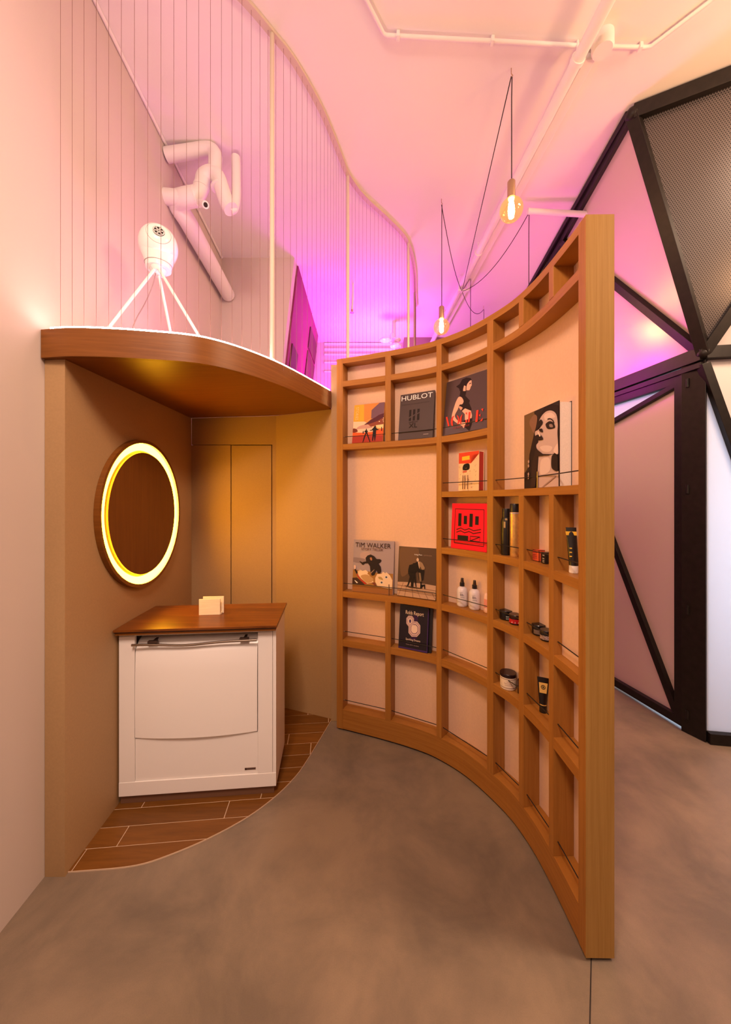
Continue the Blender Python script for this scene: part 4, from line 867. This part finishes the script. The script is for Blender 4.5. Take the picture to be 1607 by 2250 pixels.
# ------------------------------------------------------------------ speaker on tripod
sc = px(341,541,1.82); st_top = px(343,597,1.82)
stand = thing('speaker_stand', 'thin white tripod standing on the canopy under the speaker', 'stand', (sc.x,sc.y,2.15))
feet = [(-1.215,1.60),(-.715,1.69),(sc.x+.01,2.05)]
hubp = Vector((st_top.x,1.83,st_top.z+.035))
for x, y in feet:
    zf = zs(x,y)+.0785; build('leg', MB().tube([hubp,(x,y,zf)], .0072, 10), white_gloss, stand, smooth=40)
build('hub', MB().lathe([(.020,-.025),(.036,.0),(.040,.018)], (hubp.x,hubp.y,hubp.z), 20), white_gloss, stand, smooth=50)
spk = thing('round_speaker', 'egg shaped white speaker with a dark patterned grille on a tripod', 'speaker', (sc.x,sc.y,sc.z-.1))
ax = Vector((.50,-.86,.17)).normalized()
cbody = Vector((sc.x,sc.y+.03,sc.z+.020))
prof = [(.001,-.100)]+[(.090*math.sin(math.pi*i/24)**.85,-.100*math.cos(math.pi*i/24)) for i in range(1,22)]+[(.038,.093),(.030,.0965)]
build('body', MB().lathe(prof, cbody, 36, axis=ax), white_gloss, spk, smooth=60)
build('lower_shell', MB().lathe([(.044,-.122),(.058,-.118),(.061,-.100),(.066,-.080),(.080,-.045),(.087,-.010),(.080,.02)], cbody, 32, axis=(0,0,1)), white_gloss, spk, smooth=50)
build('collar_seam', MB().tube([cbody+Vector((.0625*math.cos(i*math.pi/18),.0625*math.sin(i*math.pi/18),-.097)) for i in range(36)], .0012, 6, closed=True), mat('grey_seam', (0.3,0.25,0.25), .5), spk)
build('neck', MB().lathe([(.018,-.152),(.034,-.135),(.040,-.1225)], cbody, 24), white_gloss, spk, smooth=50)
gr = cbody+ax*.0955
build('rim', MB().tube([cbody+ax*.083+ax.orthogonal().normalized()*.0535*math.cos(i*math.pi/18)+ax.cross(ax.orthogonal().normalized())*.0535*math.sin(i*math.pi/18) for i in range(36)], .0012, 6, closed=True), MATS['grey_seam'], spk)
g = build('grille', MB().lathe([(.026,0),(.026,.004)], gr, 28, axis=ax), black_plastic, spk)
mb = MB(); e1 = ax.orthogonal().normalized(); e2 = ax.cross(e1)
for i in range(6):
    a = i*math.pi/3; c_ = gr+ax*.0046+(e1*math.cos(a)+e2*math.sin(a))*.013
    mb.tube([c_+e1*.009*math.cos(j*math.pi/6)+e2*.009*math.sin(j*math.pi/6) for j in range(12)], .0011, 5, closed=True)
mb.tube([gr+ax*.0046+e1*.024*math.cos(j*math.pi/10)+e2*.024*math.sin(j*math.pi/10) for j in range(20)], .0012, 5, closed=True)
build('grille_pattern', mb, white_gloss, g)
cb = [hubp+Vector((-.005,0,-.03)),px(334,632,1.84),px(318,668,1.84),px(300,700,1.82),px(285,740,1.80),px(270,775,1.78)]
cb[-1].z = zs(cb[-1].x,cb[-1].y)+.082
build('cable', MB().tube(smoothpts(cb), .0026, 8), mat('grey_cable', (0.35,0.25,0.25), .6), spk, smooth=60)

# ------------------------------------------------------------------ black framed faceted booth on the right
P1 = Vector((2.11,2.27,2.422)); P0 = at_z(1391,252,3.85); BT_ = at_z(1205,586,3.85); UR = at_z(2095,-17,3.85)
HB = P1+(Vector((2.007,2.93,2.422))-P1)*2.6; HR = P1+Vector((.135,-.021,0))*10
booth = thing('faceted_booth', 'black steel framed booth of triangular panels at the right of the room', 'booth', (2.2,2.6,0))
def nrm(a, b, c):
    n = (b-a).cross(c-a).normalized(); return n if n.dot(Vector((0,0,CH))-a) > 0 else -n
nL = nrm(P0,P1,BT_); nR = nrm(P0,P1,UR); nD = nrm(P1,HB,Vector((P1.x,P1.y,0))); nW = nrm(P1,HR,Vector((P1.x,P1.y,0)))
def hit(u, v, a, n):
    d = px(u, v, 1.0)-Vector((0,0,CH)); o = Vector((0,0,CH)); return o+d*((a-o).dot(n)/d.dot(n))
def bm_(a, b, w_, n, d=.05, par=None, name='beam', m=black_metal): return build(name, MB().beam(a, b, w_, d, n), m, par or booth, bevel=.002)
bm_(P0, P1, .062, nL+nR); bm_(P0, UR, .075, nR, .07)
dirT = (BT_-P0).normalized(); BTx = P0+dirT*3.0
bm_(P0, BTx, .040, nL, .05); o_ = Vector((-.05,.0,.035)); bm_(P0+o_*.4, BTx+o_*1.6, .030, nL, .04, name='outer_beam')
K = hit(1236,528,P0,nL); bm_(P1, K, .058, nL)
bm_(P1, HB, .085, nD, .06, name='header'); bm_(P1-Vector((0,0,.07)), HB-Vector((0,0,.07)), .035, nD, .05, name='door_header')
bm_(P1, UR, .058, nR); R1 = UR; bm_(P1, HR, .075, nW, .06, name='header')
cor = [Vector((P1.x,P1.y,0)), P1]
build('corner_post', MB().prism([(2.116,2.262),(2.145,2.285),(2.10,2.40),(2.068,2.385)], .001, P1.z), black_metal, booth, bevel=.003)
def tri(pts, m, n, off=.012, name='panel', par=None, uv=None):
    mb = MB(); a = [p-n*off for p in pts]; b = [p-n*(off+.006) for p in pts]; k_ = len(pts)
    mb.add(a+b, [list(range(k_)), list(range(k_,2*k_))[::-1]]+[(i,(i+1)%k_,k_+(i+1)%k_,k_+i) for i in range(k_)]); mb.uv = uv
    return build(name, mb, m, par or booth)
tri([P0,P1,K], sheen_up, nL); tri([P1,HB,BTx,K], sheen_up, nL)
eu = (UR-P0).normalized(); ev = nR.cross(eu)
tri([P0,P1,UR], perf_m, nR, uv=lambda p: ((p-P0).dot(eu)+3, (p-P0).dot(ev)+6))
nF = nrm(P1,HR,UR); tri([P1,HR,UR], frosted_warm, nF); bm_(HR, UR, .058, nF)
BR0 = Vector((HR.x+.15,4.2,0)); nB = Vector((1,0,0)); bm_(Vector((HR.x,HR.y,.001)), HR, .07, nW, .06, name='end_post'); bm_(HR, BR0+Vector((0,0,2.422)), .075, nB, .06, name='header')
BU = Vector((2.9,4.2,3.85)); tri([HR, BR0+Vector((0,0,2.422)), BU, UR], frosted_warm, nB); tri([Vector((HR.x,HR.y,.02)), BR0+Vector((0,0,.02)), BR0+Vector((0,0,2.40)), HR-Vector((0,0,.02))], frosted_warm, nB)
for P_, r_ in ((P0,.040),(P1,.037)): build('joint', MB().lathe([(.001,-r_)]+[(r_*math.sin(math.pi*i/12),-r_*math.cos(math.pi*i/12)) for i in range(1,12)]+[(.001,r_)], P_, 16), black_metal, booth, smooth=60)
# right wall below header
wA = Vector((2.135,2.258,0)); wd = (HR-P1).normalized()
bm_(Vector((P1.x+.02,P1.y-.003,.035)), Vector((HR.x,HR.y,.035)), .065, nW, .05, name='sill')
def wpt(u, v): return hit(u, v, P1, nW)
D0 = wpt(1546,800); D1 = wpt(1612,985); D1 = D0+(D1-D0)*((.06-D0.z)/(D1.z-D0.z)); bm_(D0, D1, .050, nW)
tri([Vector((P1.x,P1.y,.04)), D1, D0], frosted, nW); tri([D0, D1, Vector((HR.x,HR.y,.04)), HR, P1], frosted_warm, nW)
build('roof_plate', MB().add([P0+Vector((0,0,.02)),UR+Vector((0,0,.02)),BU+Vector((0,0,.02)),BTx+Vector((0,0,.02))],[(0,1,2,3)]), black_metal, booth)
# door
dA = Vector((2.098,2.385,0)); dB = Vector((1.955,3.29,0)); dd = (dB-dA).normalized(); up = Vector((0,0,1)); DH = 2.33
door = build('door', MB().add([],[]) if False else MB().beam(dA+dd*.03+up*.06, dA+dd*.03+up*DH, .055, .045, nD), black_metal, booth, bevel=.002)
def db(a, b, w_=.05, d=.045): return build('door_rail', MB().beam(a, b, w_, d, nD), black_metal, door, bevel=.002)
db(dB+up*.06, dB+up*DH); db(dA+up*.05, dB+up*.05, .055); db(dA+up*(DH-.02), dB+up*(DH-.02), .06)
def dpt(u, v): return hit(u, v, dA, nD)
q1 = dA+dd*.05+up*(DH-.05); q2 = dpt(1352,925); q2 = q1+(q2-q1)*1.8; db(q1, q2, .034)
q3 = dA+dd*.05+up*.09; q4 = dpt(1352,1200); q4 = q3+(q4-q3)*1.32; db(q3, q4, .045)
Ld = (dB-dA).length; zB = q1.z+(q2.z-q1.z)/((q2-q1).xy.length)*(Ld-.05)
qB = Vector((dB.x,dB.y,zB)); qA = Vector((dA.x,dA.y,q1.z))
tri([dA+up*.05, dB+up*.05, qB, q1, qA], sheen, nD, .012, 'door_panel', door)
tri([qA, q1, qB, dB+up*(DH-.03), dA+up*(DH-.03)], frosted, nD, .012, 'door_panel', door)
for v in (842,1075,1340,1570):
    q = dpt(1518,v); build('hinge', MB().tube([q+nD*.022-up*.028,q+nD*.022+up*.028], .010, 10), black_metal, door, smooth=40)
